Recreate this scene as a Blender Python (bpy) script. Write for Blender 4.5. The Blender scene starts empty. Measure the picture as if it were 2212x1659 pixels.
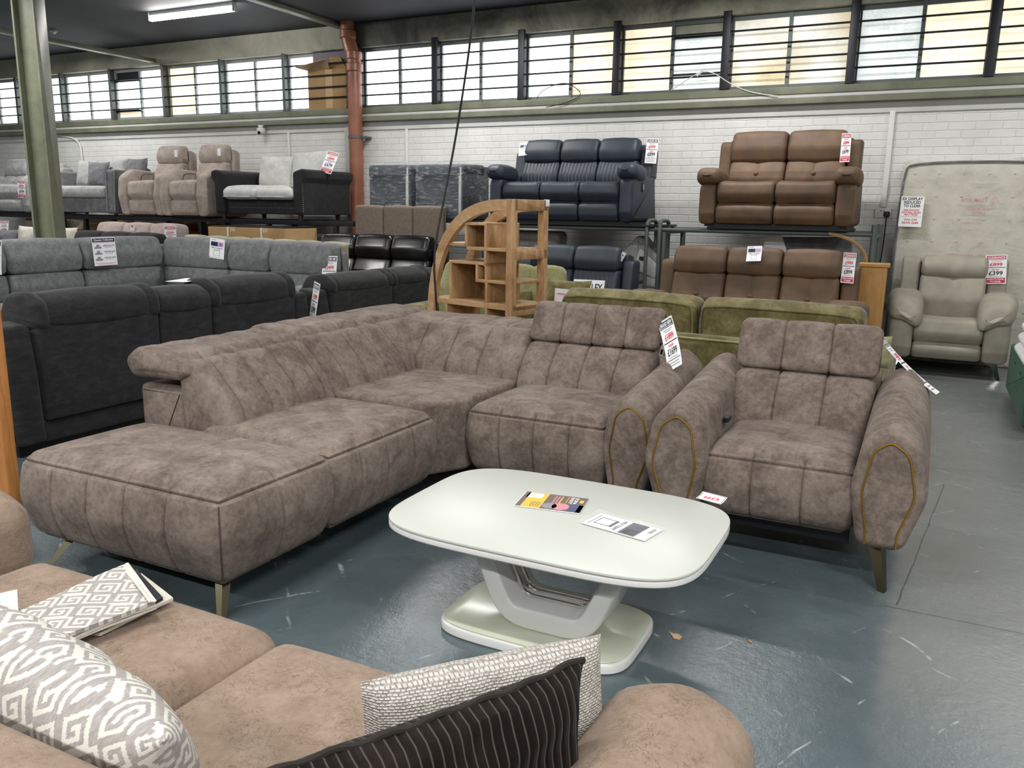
import bpy, bmesh, math, random
from mathutils import Vector, Matrix, Euler
random.seed(7)
PI = math.pi
SC = bpy.context.scene
COL = SC.collection
# ------------------------------------------------------------------ camera
FPX, PIT, ROL, YAW, EYE = 1800.0, math.radians(11.75), math.radians(.9), math.radians(26.5), 1.5
_F = Vector((-math.sin(YAW)*math.cos(PIT), math.cos(YAW)*math.cos(PIT), -math.sin(PIT)))
_r0 = Vector((math.cos(YAW), math.sin(YAW), 0)); _u0 = _r0.cross(_F)
_R = math.cos(ROL)*_r0 + math.sin(ROL)*_u0
_U = -math.sin(ROL)*_r0 + math.cos(ROL)*_u0
cam = bpy.data.cameras.new('camera'); cam.sensor_width = 36; cam.lens = 36*FPX/2212
cam.clip_start = .05
camo = bpy.data.objects.new('camera', cam); COL.objects.link(camo)
camo.matrix_world = Matrix(((_R.x, _U.x, -_F.x, 0), (_R.y, _U.y, -_F.y, 0), (_R.z, _U.z, -_F.z, EYE), (0, 0, 0, 1)))
SC.camera = camo
def ray(x, y): return _F + (x-1106)/FPX*_R - (y-829.5)/FPX*_U
def AY(x, y, Y):
    d = ray(x, y); return Vector((0, 0, EYE)) + d*(Y/d.y)
def AX(x, y, X):
    d = ray(x, y); return Vector((0, 0, EYE)) + d*(X/d.x)
def AZ(x, y, Z):
    d = ray(x, y); return Vector((0, 0, EYE)) + d*((Z-EYE)/d.z)
# ------------------------------------------------------------------ materials
def lin(c):
    if isinstance(c, str):
        c = c.lstrip('#'); c = [int(c[i:i+2], 16)/255 for i in (0, 2, 4)]
    return tuple((v/12.92 if v <= .04045 else ((v+.055)/1.055)**2.4) for v in c) + (1,)
class NT:
    def __init__(s, name):
        s.m = bpy.data.materials.new(name); s.m.use_nodes = True
        s.t = s.m.node_tree; s.b = s.t.nodes['Principled BSDF']; s.out = s.t.nodes['Material Output']
        s._tc = None
    def n(s, typ, **k):
        nd = s.t.nodes.new(typ)
        for a, v in k.items():
            if a.startswith('i_'):
                key = a[2:]; key = int(key) if key.isdigit() else key.replace('_', ' ')
                nd.inputs[key].default_value = v
            else: setattr(nd, a, v)
        return nd
    def l(s, a, b): s.t.links.new(a, b)
    @property
    def obj(s):
        if s._tc is None: s._tc = s.n('ShaderNodeTexCoord')
        return s._tc.outputs['Object']
    def noise(s, scale, detail=4, rough=.6, vec=None, dist=0):
        nd = s.n('ShaderNodeTexNoise', i_Scale=scale, i_Detail=detail, i_Roughness=rough, i_Distortion=dist)
        s.l(vec or s.obj, nd.inputs['Vector']); return nd.outputs['Fac']
    def ramp(s, fac, stops):
        nd = s.n('ShaderNodeValToRGB'); e = nd.color_ramp.elements
        while len(e) < len(stops): e.new(.5)
        for i, (p, c) in enumerate(stops): e[i].position = p; e[i].color = lin(c) if not isinstance(c, tuple) or len(c) == 3 else c
        s.l(fac, nd.inputs['Fac']); return nd.outputs['Color']
    def mix(s, fac, a, b, mode='MIX'):
        nd = s.n('ShaderNodeMix', data_type='RGBA', blend_type=mode)
        for v, i in ((fac, 0), (a, 6), (b, 7)):
            if isinstance(v, (int, float, tuple)): nd.inputs[i].default_value = v
            else: s.l(v, nd.inputs[i])
        return nd.outputs[2]
    def math(s, op, a, b=None):
        nd = s.n('ShaderNodeMath', operation=op)
        for v, i in ((a, 0), (b, 1)):
            if v is None: continue
            if isinstance(v, (int, float)): nd.inputs[i].default_value = v
            else: s.l(v, nd.inputs[i])
        return nd.outputs[0]
    def mapping(s, scale=(1, 1, 1), rot=(0, 0, 0), vec=None):
        nd = s.n('ShaderNodeMapping'); nd.inputs['Scale'].default_value = scale; nd.inputs['Rotation'].default_value = rot
        s.l(vec or s.obj, nd.inputs['Vector']); return nd.outputs[0]
    def bump(s, h, strength=.3, dist=.01):
        nd = s.n('ShaderNodeBump', i_Strength=strength, i_Distance=dist)
        s.l(h, nd.inputs['Height']); s.l(nd.outputs[0], s.b.inputs['Normal']); return nd
    def base(s, c):
        if isinstance(c, (str,)): s.b.inputs['Base Color'].default_value = lin(c)
        else: s.l(c, s.b.inputs['Base Color'])
    def set(s, **k):
        for a, v in k.items():
            key = a.replace('_', ' ')
            if isinstance(v, (int, float, tuple)): s.b.inputs[key].default_value = v
            else: s.l(v, s.b.inputs[key])
        return s
M = {}
def plain(name, c, rough=.5, metal=0, **k):
    t = NT(name); t.base(c); t.set(Roughness=rough, Metallic=metal, **k); M[name] = t.m; return t.m
def fabric(name, stops, scale=7, rough=.95, bump=.25, fine=260, sheen=.25, stretch=(1, 1, 1), contrast_detail=6, creases=0):
    t = NT(name); v = t.mapping(stretch)
    a = t.noise(scale, contrast_detail, .62, v, .6); b = t.noise(scale*5.5, 4, .7, v)
    f = t.math('ADD', t.math('MULTIPLY', a, .72 if not creases else .46), t.math('MULTIPLY', b, .28 if not creases else .30))
    if creases: f = t.math('ADD', f, t.math('MULTIPLY', t.noise(1.7, 3, .5, t.mapping((1, 1, 1), (.2, .1, .5))), .24))
    c = t.ramp(f, stops)
    if creases:   # fine crackle of a distressed suede
        n1 = t.noise(26, 5, .7, t.mapping((1, 1, 1), (.4, .7, .3)), 1.2); d = t.math('ABSOLUTE', t.math('SUBTRACT', n1, .5))
        ln = t.ramp(d, [(.0, (1, 1, 1, 1)), (.022, (0, 0, 0, 1))]); gate = t.ramp(t.noise(8, 4, .7), [(.42, (0, 0, 0, 1)), (.56, (1, 1, 1, 1))])
        c = t.mix(t.math('MULTIPLY', t.math('MULTIPLY', ln, gate), creases), c, lin('#4d4038'))
    t.base(c); t.set(Roughness=rough)
    t.b.inputs['Sheen Weight'].default_value = sheen; t.b.inputs['Sheen Roughness'].default_value = .45
    t.b.inputs['Specular IOR Level'].default_value = .25
    h = t.noise(fine, 3, .7)
    w2 = t.noise(scale*3, 5, .7)
    t.bump(t.math('ADD', t.math('MULTIPLY', h, .35), w2), bump, .006)
    M[name] = t.m; return t.m
def leather(name, stops, rough=.42, scale=5, bump=.12, coat=0):
    t = NT(name)
    a = t.noise(scale, 5, .6, None, .3)
    t.base(t.ramp(a, stops)); t.set(Roughness=rough)
    vor = t.n('ShaderNodeTexVoronoi', i_Scale=240.); t.l(t.obj, vor.inputs['Vector'])
    t.bump(t.math('ADD', t.math('MULTIPLY', vor.outputs['Distance'], .3), t.noise(9, 4, .6)), bump, .006)
    if coat: t.b.inputs['Coat Weight'].default_value = coat; t.b.inputs['Coat Roughness'].default_value = .15
    M[name] = t.m; return t.m
def wood(name, stops, scale=3, axis=(1, 1, 14), rough=.45):
    t = NT(name); v = t.mapping(axis)
    a = t.noise(scale, 5, .6, v, 1.2); b = t.noise(scale*8, 3, .6, v)
    c = t.noise(1.6, 2, .5)
    f = t.math('ADD', t.math('ADD', t.math('MULTIPLY', a, .55), t.math('MULTIPLY', b, .2)), t.math('MULTIPLY', c, .25))
    t.base(t.ramp(f, stops)); t.set(Roughness=rough); t.bump(f, .08, .004)
    M[name] = t.m; return t.m
fabric('taupe_suede', [(.33, '#4d433d'), (.45, '#6b5f57'), (.54, '#81746b'), (.66, '#978a80')], 8.5, sheen=.04, bump=.28, creases=.3, contrast_detail=9)
fabric('tan_suede', [(.34, '#7a6859'), (.46, '#8b7868'), (.56, '#968373'), (.68, '#a39181')], 11.0, sheen=.05, bump=.6, creases=.75, contrast_detail=8)
fabric('charcoal_chenille', [(.3, '#202021'), (.5, '#2c2c2d'), (.7, '#3b3b3d')], 10, sheen=.12, bump=.4, stretch=(1, 1, 2.5))
fabric('grey_chenille', [(.3, '#5a5c5d'), (.5, '#6f7172'), (.7, '#858787')], 16, sheen=.08, bump=.45)
fabric('light_grey_velvet', [(.3, '#828283'), (.5, '#9b9b9b'), (.7, '#b2b2b1')], 8, sheen=.12)
fabric('silver_velvet', [(.3, '#b2b2af'), (.5, '#c9c9c6'), (.7, '#d8d8d5')], 9, sheen=.15)
fabric('mid_grey_velvet', [(.3, '#545457'), (.5, '#6a6a6d'), (.7, '#848486')], 8, sheen=.12)
fabric('beige_velour', [(.3, '#8f8177'), (.5, '#a69a90'), (.7, '#bab0a6')], 9, sheen=.15, bump=.35)
fabric('rose_beige', [(.3, '#988a82'), (.5, '#aea099'), (.7, '#c0b3ac')], 9, sheen=.25)
fabric('cream_linen', [(.3, '#b8b2a6'), (.5, '#c9c4b8'), (.7, '#d8d3c8')], 14, sheen=.15)
fabric('dark_weave', [(.3, '#232224'), (.5, '#2b2a2c'), (.7, '#353436')], 14, sheen=.06)
fabric('green_velvet', [(.28, '#494328'), (.45, '#625a36'), (.58, '#7a724c'), (.74, '#989068')], 6.5, sheen=.25, bump=.2)
fabric('pale_green_velvet', [(.28, '#777550'), (.5, '#918f66'), (.72, '#aba881')], 6, sheen=.2)
fabric('bottle_green_fabric', [(.3, '#264838'), (.5, '#2f5643'), (.7, '#3a634f')], 12, sheen=.08)
fabric('taupe_weave', [(.3, '#685b50'), (.5, '#766a5f'), (.7, '#82766b')], 30, sheen=.1, bump=.4)
fabric('towelling', [(.3, '#d5d3d2'), (.6, '#e9e8e6'), (.8, '#f2f1f0')], 12, sheen=.1, bump=.5)
fabric('ivory_border', [(.3, '#c9c6bd'), (.6, '#dddbd2'), (.8, '#e8e6de')], 60, sheen=.1, bump=.6)
leather('slate_leather', [(.3, '#252c35'), (.6, '#2f3742'), (.8, '#3a434e')], .52)
leather('black_leather', [(.3, '#0b0a0a'), (.6, '#121011'), (.8, '#1a1718')], .27, coat=.3)
leather('brown_leather', [(.3, '#4f3c2c'), (.5, '#604935'), (.72, '#705841')], .62, scale=4)
leather('stone_leather', [(.3, '#8d887a'), (.55, '#9c9789'), (.8, '#aaa597')], .5)
leather('cognac_leather', [(.3, '#75492c'), (.6, '#945c36'), (.8, '#a86d44')], .5)
leather('sand_leather', [(.3, '#8b8673'), (.6, '#9d9884'), (.8, '#aaa590')], .5)
wood('mango_wood', [(.28, '#6f5138'), (.42, '#a07a53'), (.56, '#bd9970'), (.74, '#d6b68c')], 3.2, (3.2, 3.2, .8))
wood('mango_wood_flat', [(.28, '#7b5a3e'), (.42, '#a88259'), (.56, '#c29e75'), (.74, '#dabb92')], 3.2, (.9, 3.6, 2.6))
wood('pine_wood', [(.3, '#a9783f'), (.5, '#c08e50'), (.75, '#cf9f62')], 4, (4, 4, .7))
wood('orange_wood', [(.3, '#9c6433'), (.5, '#b67a42'), (.75, '#c68c52')], 5, (5, 5, .8))
plain('white_lacquer', '#d6d6d4', .18); plain('white_glass', '#c3c6be', .36)
plain('base_glass', '#c3c7b4', .2)
plain('chrome', '#e2e2e2', .1, 1); plain('brass_leg', '#5d5947', .3, 1); plain('gold_piping', '#a8812e', .3, .8)
plain('black_steel', '#191b20', .45, .3); plain('rack_steel', '#5c6360', .45, .3); plain('post_black', '#15181f', .4, .2)
plain('black_plastic', '#0f0f10', .45); plain('white_plastic', '#dcdcd8', .35); plain('grey_plastic', '#8d9092', .4)
plain('paper', '#f0f0f2', .55); plain('ink_navy', '#1a1d3c', .5); plain('ink_black', '#0c0c12', .5); plain('ink_red', '#cf3a4e', .5)
plain('clearance_red', '#b5203f', .5); plain('ink_grey', '#8e8d96', .6); plain('ink_white', '#f6f4f6', .5); plain('ink_pink', '#d48d97', .5)
plain('ink_yellow', '#e3be3f', .5); plain('ink_brown', '#6d5a57', .5); plain('ink_blue', '#404a72', .5); plain('ink_lilac', '#b9a8cf', .5)
plain('seam_thread', '#4a4038', .9); plain('light_thread', '#8a8d90', .8); plain('brown_thread', '#9b7c5d', .8); plain('pale_piping', '#b9b98c', .8)
plain('sky_white', '#ffffff', .5)
def gen_materials():
    # cardboard
    t = NT('cardboard'); a = t.noise(2.5, 4); t.base(t.ramp(a, [(.3, '#94764f'), (.6, '#a88a60'), (.8, '#b4976d')])); t.set(Roughness=.85); M['cardboard'] = t.m
    t = NT('pale_cardboard'); a = t.noise(3, 4); t.base(t.ramp(a, [(.3, '#b39570'), (.7, '#c9ac85')])); t.set(Roughness=.85); M['pale_cardboard'] = t.m
    # painted brickwork
    t = NT('painted_brick')
    geo = t.n('ShaderNodeNewGeometry'); sep = t.n('ShaderNodeSeparateXYZ'); t.l(geo.outputs['Position'], sep.inputs[0])
    cmb = t.n('ShaderNodeCombineXYZ'); t.l(sep.outputs['X'], cmb.inputs[0]); t.l(sep.outputs['Z'], cmb.inputs[1])
    wob = t.noise(3.0, 3, .6, geo.outputs['Position'])
    add = t.n('ShaderNodeVectorMath', operation='ADD'); t.l(cmb.outputs[0], add.inputs[0])
    sc = t.n('ShaderNodeVectorMath', operation='SCALE'); sc.inputs['Scale'].default_value = .012
    nz = t.n('ShaderNodeTexNoise', i_Scale=6.); t.l(geo.outputs['Position'], nz.inputs['Vector']); t.l(nz.outputs['Color'], sc.inputs[0]); t.l(sc.outputs[0], add.inputs[1])
    br = t.n('ShaderNodeTexBrick', i_Scale=1., i_Mortar_Size=.0075, i_Mortar_Smooth=.9, i_Bias=0., i_Brick_Width=.245, i_Row_Height=.0825)
    t.l(add.outputs[0], br.inputs['Vector'])
    t.base(t.ramp(wob, [(.3, '#d2d2cf'), (.7, '#dededb')])); t.set(Roughness=.6)
    h = t.math('ADD', t.math('MULTIPLY', br.outputs['Fac'], -1.), t.math('MULTIPLY', t.noise(22, 4, .6, geo.outputs['Position']), .5))
    t.bump(h, .52, .010); M['painted_brick'] = t.m
    t = NT('white_plaster'); a = t.noise(2, 4); t.base(t.ramp(a, [(.3, '#bcbcb9'), (.7, '#cdcdca')])); t.set(Roughness=.7); M['white_plaster'] = t.m
    # grimy green-grey concrete lintel
    t = NT('stained_concrete'); a = t.noise(1.2, 6, .7, None, .5); b = t.noise(.5, 3, .6)
    f = t.math('ADD', t.math('MULTIPLY', a, .6), t.math('MULTIPLY', b, .4))
    t.base(t.ramp(f, [(.3, '#6b6c62'), (.45, '#99998a'), (.58, '#b4b3a0'), (.72, '#bbbaa8')])); t.set(Roughness=.8); M['stained_concrete'] = t.m
    t = NT('shaded_concrete'); a = t.noise(1.4, 6, .7, None, .8); sx = t.n('ShaderNodeSeparateXYZ'); t.l(t.obj, sx.inputs[0])
    painted_shade = t.ramp(t.math('ADD', t.math('MULTIPLY', t.math('ADD', sx.outputs['X'], 7.6), .17), t.math('MULTIPLY', t.math('SUBTRACT', a, .5), .7)), [(.05, (1, 1, 1, 1)), (.75, (0, 0, 0, 1))])  # shade on the lintel painted into its colour, fading out to the right
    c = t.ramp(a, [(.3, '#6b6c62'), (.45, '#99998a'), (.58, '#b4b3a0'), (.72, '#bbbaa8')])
    t.base(t.mix(t.math('MULTIPLY', painted_shade, .9), c, lin('#2b2d2e'))); t.set(Roughness=.8); M['shaded_concrete'] = t.m
    # sage green gloss paint
    t = NT('sage_paint'); a = t.noise(3, 5, .7); t.base(t.ramp(a, [(.3, '#5e6153'), (.5, '#70735f'), (.75, '#80836d')])); t.set(Roughness=.4); t.bump(t.noise(12, 3), .1); M['sage_paint'] = t.m
    t = NT('dark_ceiling'); a = t.noise(1.5, 4); t.base(t.ramp(a, [(.3, '#1d1f25'), (.7, '#2b2d33')])); t.set(Roughness=.75); M['dark_ceiling'] = t.m
    t = NT('clay_pipe'); a = t.noise(4, 3); t.base(t.ramp(a, [(.3, '#84503c'), (.7, '#98634e')])); t.set(Roughness=.32); M['clay_pipe'] = t.m
    # glazing: frosted panes lit by the daylight behind them
    for nm, stops, st in (('frosted_pane', [(.3, '#e9eef2'), (.6, '#ffffff')], 2.2), ('cream_pane', [(.3, '#dccdae'), (.5, '#efe3c9'), (.75, '#f8efdc')], .85),
                          ('reeded_pane', [(.25, '#b9b79b'), (.5, '#d6d8d2'), (.7, '#f4f7f8')], .85), ('hammered_pane', [(.3, '#b9c3bb'), (.55, '#dfe6e6'), (.75, '#f6f8f8')], .62)):
        t = NT(nm)
        v = t.mapping((1, 1, 1.6) if nm != 'reeded_pane' else (1, 1, 1))
        a = t.noise(1.6 if nm != 'hammered_pane' else 4, 5, .65, v)
        if nm == 'hammered_pane': a = t.math('ADD', t.math('MULTIPLY', a, .6), t.math('MULTIPLY', t.noise(45, 2, .5, v), .4))
        c = t.ramp(a, stops)
        if nm == 'reeded_pane':
            w = t.n('ShaderNodeTexWave', wave_type='BANDS', bands_direction='Z', i_Scale=26.); t.l(t.obj, w.inputs['Vector'])
            w2 = t.n('ShaderNodeTexWave', wave_type='BANDS', bands_direction='X', i_Scale=26.); t.l(t.obj, w2.inputs['Vector'])
            c = t.mix(.25, c, w.outputs['Color'], 'MULTIPLY'); c = t.mix(.15, c, w2.outputs['Color'], 'MULTIPLY')
            warm = t.ramp(t.noise(.9, 2, .5), [(.42, '#ffffff'), (.62, '#e0c795')]); c = t.mix(.8, c, warm, 'MULTIPLY')
        t.base(c); t.set(Roughness=.3); t.l(c, t.b.inputs['Emission Color']); t.b.inputs['Emission Strength'].default_value = st; M[nm] = t.m
    # floor paint: blue-grey gloss, worn and scuffed
    t = NT('floor_paint')
    big = t.noise(.45, 4, .6); mid = t.noise(2.2, 6, .7, None, .6); fine = t.noise(38, 4, .75)
    c = t.ramp(t.math('ADD', t.math('MULTIPLY', big, .5), t.math('MULTIPLY', mid, .5)), [(.3, '#465256'), (.5, '#535f63'), (.65, '#616c6f'), (.8, '#747c7d')])
    # chipped, worn patches getting denser to the right of the aisle
    sep = t.n('ShaderNodeSeparateXYZ'); t.l(t.obj, sep.inputs[0])
    chips = t.noise(26, 5, .8, t.mapping((1.6, .7, 1)))
    chipm = t.ramp(chips, [(.62, (0, 0, 0, 1)), (.65, (1, 1, 1, 1))])
    c = t.mix(t.math('MULTIPLY', chipm, .55), c, lin('#3b4245'))
    # the bare slab right of the aisle joint, its paint trodden off, most of all further in
    def smooth(v, lo, hi):
        r = t.n('ShaderNodeMapRange', interpolation_type='SMOOTHSTEP'); r.inputs['From Min'].default_value = lo; r.inputs['From Max'].default_value = hi; t.l(v, r.inputs['Value']); return r.outputs[0]
    xx, yy = sep.outputs['X'], sep.outputs['Y']
    wob = t.math('MULTIPLY', t.math('SUBTRACT', t.noise(5, 4, .7), .5), .10)
    slab = t.math('MULTIPLY', smooth(t.math('ADD', xx, wob), -.06, .02), smooth(yy, 2.0, 3.1))
    worn = t.math('MULTIPLY', slab, t.math('ADD', .45, t.math('MULTIPLY', t.noise(1.6, 5, .7), .7)))
    c = t.mix(t.math('MULTIPLY', worn, .5), c, lin('#8f8c86'))
    def crack(v, at, gate):
        d = t.math('ABSOLUTE', t.math('SUBTRACT', t.math('ADD', v, t.math('MULTIPLY', t.math('SUBTRACT', t.noise(3, 3, .6), .5), .025)), at))
        return t.math('MULTIPLY', t.math('LESS_THAN', d, .0035), gate)
    cr = t.math('ADD', crack(yy, 3.38, t.math('GREATER_THAN', xx, -.03)), crack(t.math('ADD', xx, t.math('MULTIPLY', yy, -.10)), -.33, t.math('MULTIPLY', t.math('GREATER_THAN', yy, 3.4), t.math('LESS_THAN', yy, 5.2))))
    c = t.mix(t.math('MULTIPLY', cr, .8), c, lin('#3c4143'))
    # long scratches
    for ang, scl, col, w in ((.5, 1.3, '#98a09f', .012), (-.9, 1.0, '#8d9595', .009), (2.2, .8, '#a5aaa8', .008)):
        nz = t.noise(.9, 3, .5)
        wv = t.n('ShaderNodeTexWave', wave_type='BANDS', bands_direction='X', i_Scale=scl, i_Distortion=6., i_Detail=3., i_Detail_Scale=.6)
        t.l(t.mapping((1, 1, 1), (0, 0, ang)), wv.inputs['Vector'])
        line = t.ramp(wv.outputs['Fac'], [(1-w*.25, (0, 0, 0, 1)), (1-w*.08, (1, 1, 1, 1))])
        gate = t.ramp(t.noise(1.7+scl, 4, .7), [(.58, (0, 0, 0, 1)), (.64, (1, 1, 1, 1))])
        c = t.mix(t.math('MULTIPLY', line, gate), c, lin(col))
    t.base(c)
    rr = t.n('ShaderNodeMapRange'); rr.inputs['To Min'].default_value = .15; rr.inputs['To Max'].default_value = .36
    t.l(mid, rr.inputs['Value']); t.l(rr.outputs[0], t.b.inputs['Roughness'])
    t.bump(t.math('ADD', t.math('MULTIPLY', fine, .35), t.noise(16, 5, .7)), .34, .009); M['floor_paint'] = t.m
    # cling film
    t = NT('shrink_film'); t.base('#c9ced2'); t.set(Roughness=.14)
    w = t.noise(5, 6, .75, t.mapping((1, 1, 4.5)), 1.5)
    t.bump(w, .9, .03)
    tr = t.n('ShaderNodeBsdfTransparent'); mx = t.n('ShaderNodeMixShader')
    fac = t.ramp(w, [(.5, (.1, .1, .1, 1)), (.66, (.55, .55, .55, 1))]); t.l(fac, mx.inputs[0])
    t.l(tr.outputs[0], mx.inputs[1]); t.l(t.b.outputs[0], mx.inputs[2]); t.l(mx.outputs[0], t.out.inputs['Surface']); M['shrink_film'] = t.m
    t = NT('mattress_film'); t.base('#e6e5de'); t.set(Roughness=.16)
    w = t.noise(2.6, 7, .75, t.mapping((1, 1, 3), (0, .5, 0)), 2.2)
    t.bump(w, 1., .05)
    tr = t.n('ShaderNodeBsdfTransparent'); mx = t.n('ShaderNodeMixShader')
    fac = t.ramp(w, [(.5, (.07, .07, .07, 1)), (.68, (.5, .5, .5, 1))]); t.l(fac, mx.inputs[0])
    t.l(tr.outputs[0], mx.inputs[1]); t.l(t.b.outputs[0], mx.inputs[2]); t.l(mx.outputs[0], t.out.inputs['Surface']); M['mattress_film'] = t.m
    t = NT('clear_wallet'); t.base('#f2f4f5'); t.set(Roughness=.08)
    w = t.noise(18, 3, .6); t.bump(w, .5, .01)
    tr = t.n('ShaderNodeBsdfTransparent'); mx = t.n('ShaderNodeMixShader'); mx.inputs[0].default_value = .18
    t.l(tr.outputs[0], mx.inputs[1]); t.l(t.b.outputs[0], mx.inputs[2]); t.l(mx.outputs[0], t.out.inputs['Surface']); M['clear_wallet'] = t.m
    t = NT('mattress_ticking'); a = t.noise(8, 3); t.base(t.ramp(a, [(.3, '#c6c2b4'), (.7, '#d3cfc2')])); t.set(Roughness=.9)
    M['mattress_ticking'] = t.m
    # woven cream bouclé
    t = NT('cream_boucle')
    b = t.n('ShaderNodeTexBrick', i_Scale=1., i_Mortar_Size=.0016, i_Mortar_Smooth=1., i_Brick_Width=.0095, i_Row_Height=.0048)
    v = t.n('ShaderNodeVectorMath', operation='ADD'); sc = t.n('ShaderNodeVectorMath', operation='SCALE'); sc.inputs['Scale'].default_value = .005
    nz = t.n('ShaderNodeTexNoise', i_Scale=40.); t.l(t.obj, nz.inputs['Vector']); t.l(nz.outputs['Color'], sc.inputs[0]); t.l(t.mapping((1, 1, 1), (PI/2, 0, 0)), v.inputs[0]); t.l(sc.outputs[0], v.inputs[1])
    t.l(v.outputs[0], b.inputs['Vector'])
    f = t.math('ADD', t.math('MULTIPLY', b.outputs['Fac'], -.35), t.noise(90, 3, .7))
    t.base(t.ramp(f, [(.1, '#8f8982'), (.35, '#b8b3ac'), (.6, '#d2cec7')])); t.set(Roughness=.95); t.bump(f, .9, .008); M['cream_boucle'] = t.m
    # ribbed black-brown velvet
    t = NT('ribbed_velvet')
    w = t.n('ShaderNodeTexWave', wave_type='BANDS', bands_direction='X', wave_profile='SIN', i_Scale=17., i_Distortion=.35, i_Detail=1.); t.l(t.obj, w.inputs['Vector'])
    nz = t.noise(7, 5, .65)
    c = t.ramp(nz, [(.3, '#0e0b0a'), (.5, '#181412'), (.72, '#2b2521')])
    edge = t.ramp(w.outputs['Fac'], [(.0, (1, 1, 1, 1)), (.10, (0, 0, 0, 1))])
    t.base(t.mix(edge, c, lin('#4c4540'))); t.set(Roughness=.9); t.b.inputs['Specular IOR Level'].default_value = .1; t.b.inputs['Sheen Weight'].default_value = .04
    t.bump(t.math('ADD', w.outputs['Fac'], t.math('MULTIPLY', nz, .8)), .45, .010); M['ribbed_velvet'] = t.m
gen_materials()
KEY = ("#######.", "#.....#.", "#.###.#.", "#.#.#.#.", "#.#...#.", "#.#####.", "#.......", "########")
def fret(u, v, unit=.0082, a=.62):
    """white-on-grey key fret: spirals turned a quarter from cell to cell, the whole cloth running aslant"""
    x = (u*math.cos(a)+v*math.sin(a))/unit; y = (-u*math.sin(a)+v*math.cos(a))/unit
    cx, cy = math.floor(x/8), math.floor(y/8); i, j = int(x-8*cx), int(y-8*cy)
    for _ in range((cx+2*cy) % 4): i, j = j, 7-i
    return 0.0 if KEY[j][i] == '#' else 1.0
def fretwork_material():
    t = NT('fretwork_cloth'); at = t.n('ShaderNodeAttribute', attribute_name='fret')
    fib = t.noise(150, 3, .7, t.mapping((1, .3, 1), (0, 0, .5)))
    g = t.ramp(fib, [(.3, '#8b8683'), (.7, '#a8a39f')])
    e = t.ramp(at.outputs['Fac'], [(.35, (0, 0, 0, 1)), (.65, (1, 1, 1, 1))])
    t.base(t.mix(e, g, lin('#cbc9c0'))); t.set(Roughness=.9); t.bump(t.math('ADD', e, t.math('MULTIPLY', fib, .5)), .2, .003); M['fretwork_cloth'] = t.m
def arc(size, t):
    # cloth length along a cushion's profile, so the print wraps round the shoulders instead of smearing
    out = [0.0]; N = 400; f = lambda u: .5*t*max(0, 1-abs(u)**2.6)**.42
    for k in range(N): out.append(out[-1]+math.hypot(size/2/N, f((k+1)/N)-f(k/N)))
    return lambda x: math.copysign(out[min(N, int(abs(x)/(size/2)*N))], x)
def paint_fret(o, plane, w=0, h=0, t=0):
    me = o.data; at = me.attributes.new('fret', 'FLOAT', 'POINT')
    if w: fx, fz = arc(w, t), arc(h, t); vals = [fret(fx(p.co.x)+(.31 if p.co.y > 0 else 0), fz(p.co.z-h/2)) for p in me.vertices]
    else: vals = [fret(p.co.x, p.co.y) for p in me.vertices]
    at.data.foreach_set('value', vals); return o
fretwork_material()
# ------------------------------------------------------------------ geometry
class G:
    def __init__(s, v=None, f=None): s.v = v or []; s.f = f or []
    def add(s, g):
        o = len(s.v); s.v += g.v; s.f += [tuple(i+o for i in f) for f in g.f]; return s
    def map(s, fn): s.v = [tuple(fn(Vector(p))) for p in s.v]; return s
    def mv(s, x=0, y=0, z=0): return s.map(lambda p: (p.x+x, p.y+y, p.z+z))
    def rot(s, axis, a, piv=(0, 0, 0)):
        R = Matrix.Rotation(a, 3, axis); P = Vector(piv); return s.map(lambda p: R @ (p-P) + P)
    def sc(s, x=1, y=1, z=1): return s.map(lambda p: (p.x*x, p.y*y, p.z*z))
def rprof(pts, seg=5):
    out = []; n = len(pts)
    for i in range(n):
        p = Vector(pts[i][:2]); r = pts[i][2] if len(pts[i]) > 2 else 0
        if r <= 0: out.append(p); continue
        a = Vector(pts[i-1][:2]); b = Vector(pts[(i+1) % n][:2])
        d1 = (a-p); d2 = (b-p); l1, l2 = d1.length, d2.length
        if l1 < 1e-6 or l2 < 1e-6: out.append(p); continue
        d1 /= l1; d2 /= l2
        ang = d1.angle(d2, PI)
        if ang > PI-.05: out.append(p); continue
        t = min(r/math.tan(ang/2), l1*.49, l2*.49)
        q1 = p+d1*t; q2 = p+d2*t
        for k in range(seg+1):
            s = k/seg; out.append((1-s)**2*q1 + 2*s*(1-s)*p + s*s*q2)
    return out
def dense(prof, step):
    out = []; n = len(prof)
    for i in range(n):
        a, b = prof[i], prof[(i+1) % n]; L = (b-a).length
        if L < 1e-6: continue
        k = max(1, round(L/step))
        for j in range(k): out.append(a.lerp(b, j/k))
    return out
def normals2(P):
    n = len(P); A = sum(P[i].x*P[(i+1) % n].y-P[(i+1) % n].x*P[i].y for i in range(n)); sg = 1 if A > 0 else -1
    N = []
    for i in range(n):
        e = (P[(i+1) % n]-P[i-1])
        if e.length < 1e-9: e = Vector((1, 0))
        e.normalize(); N.append(Vector((e.y, -e.x))*sg)
    return N
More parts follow.
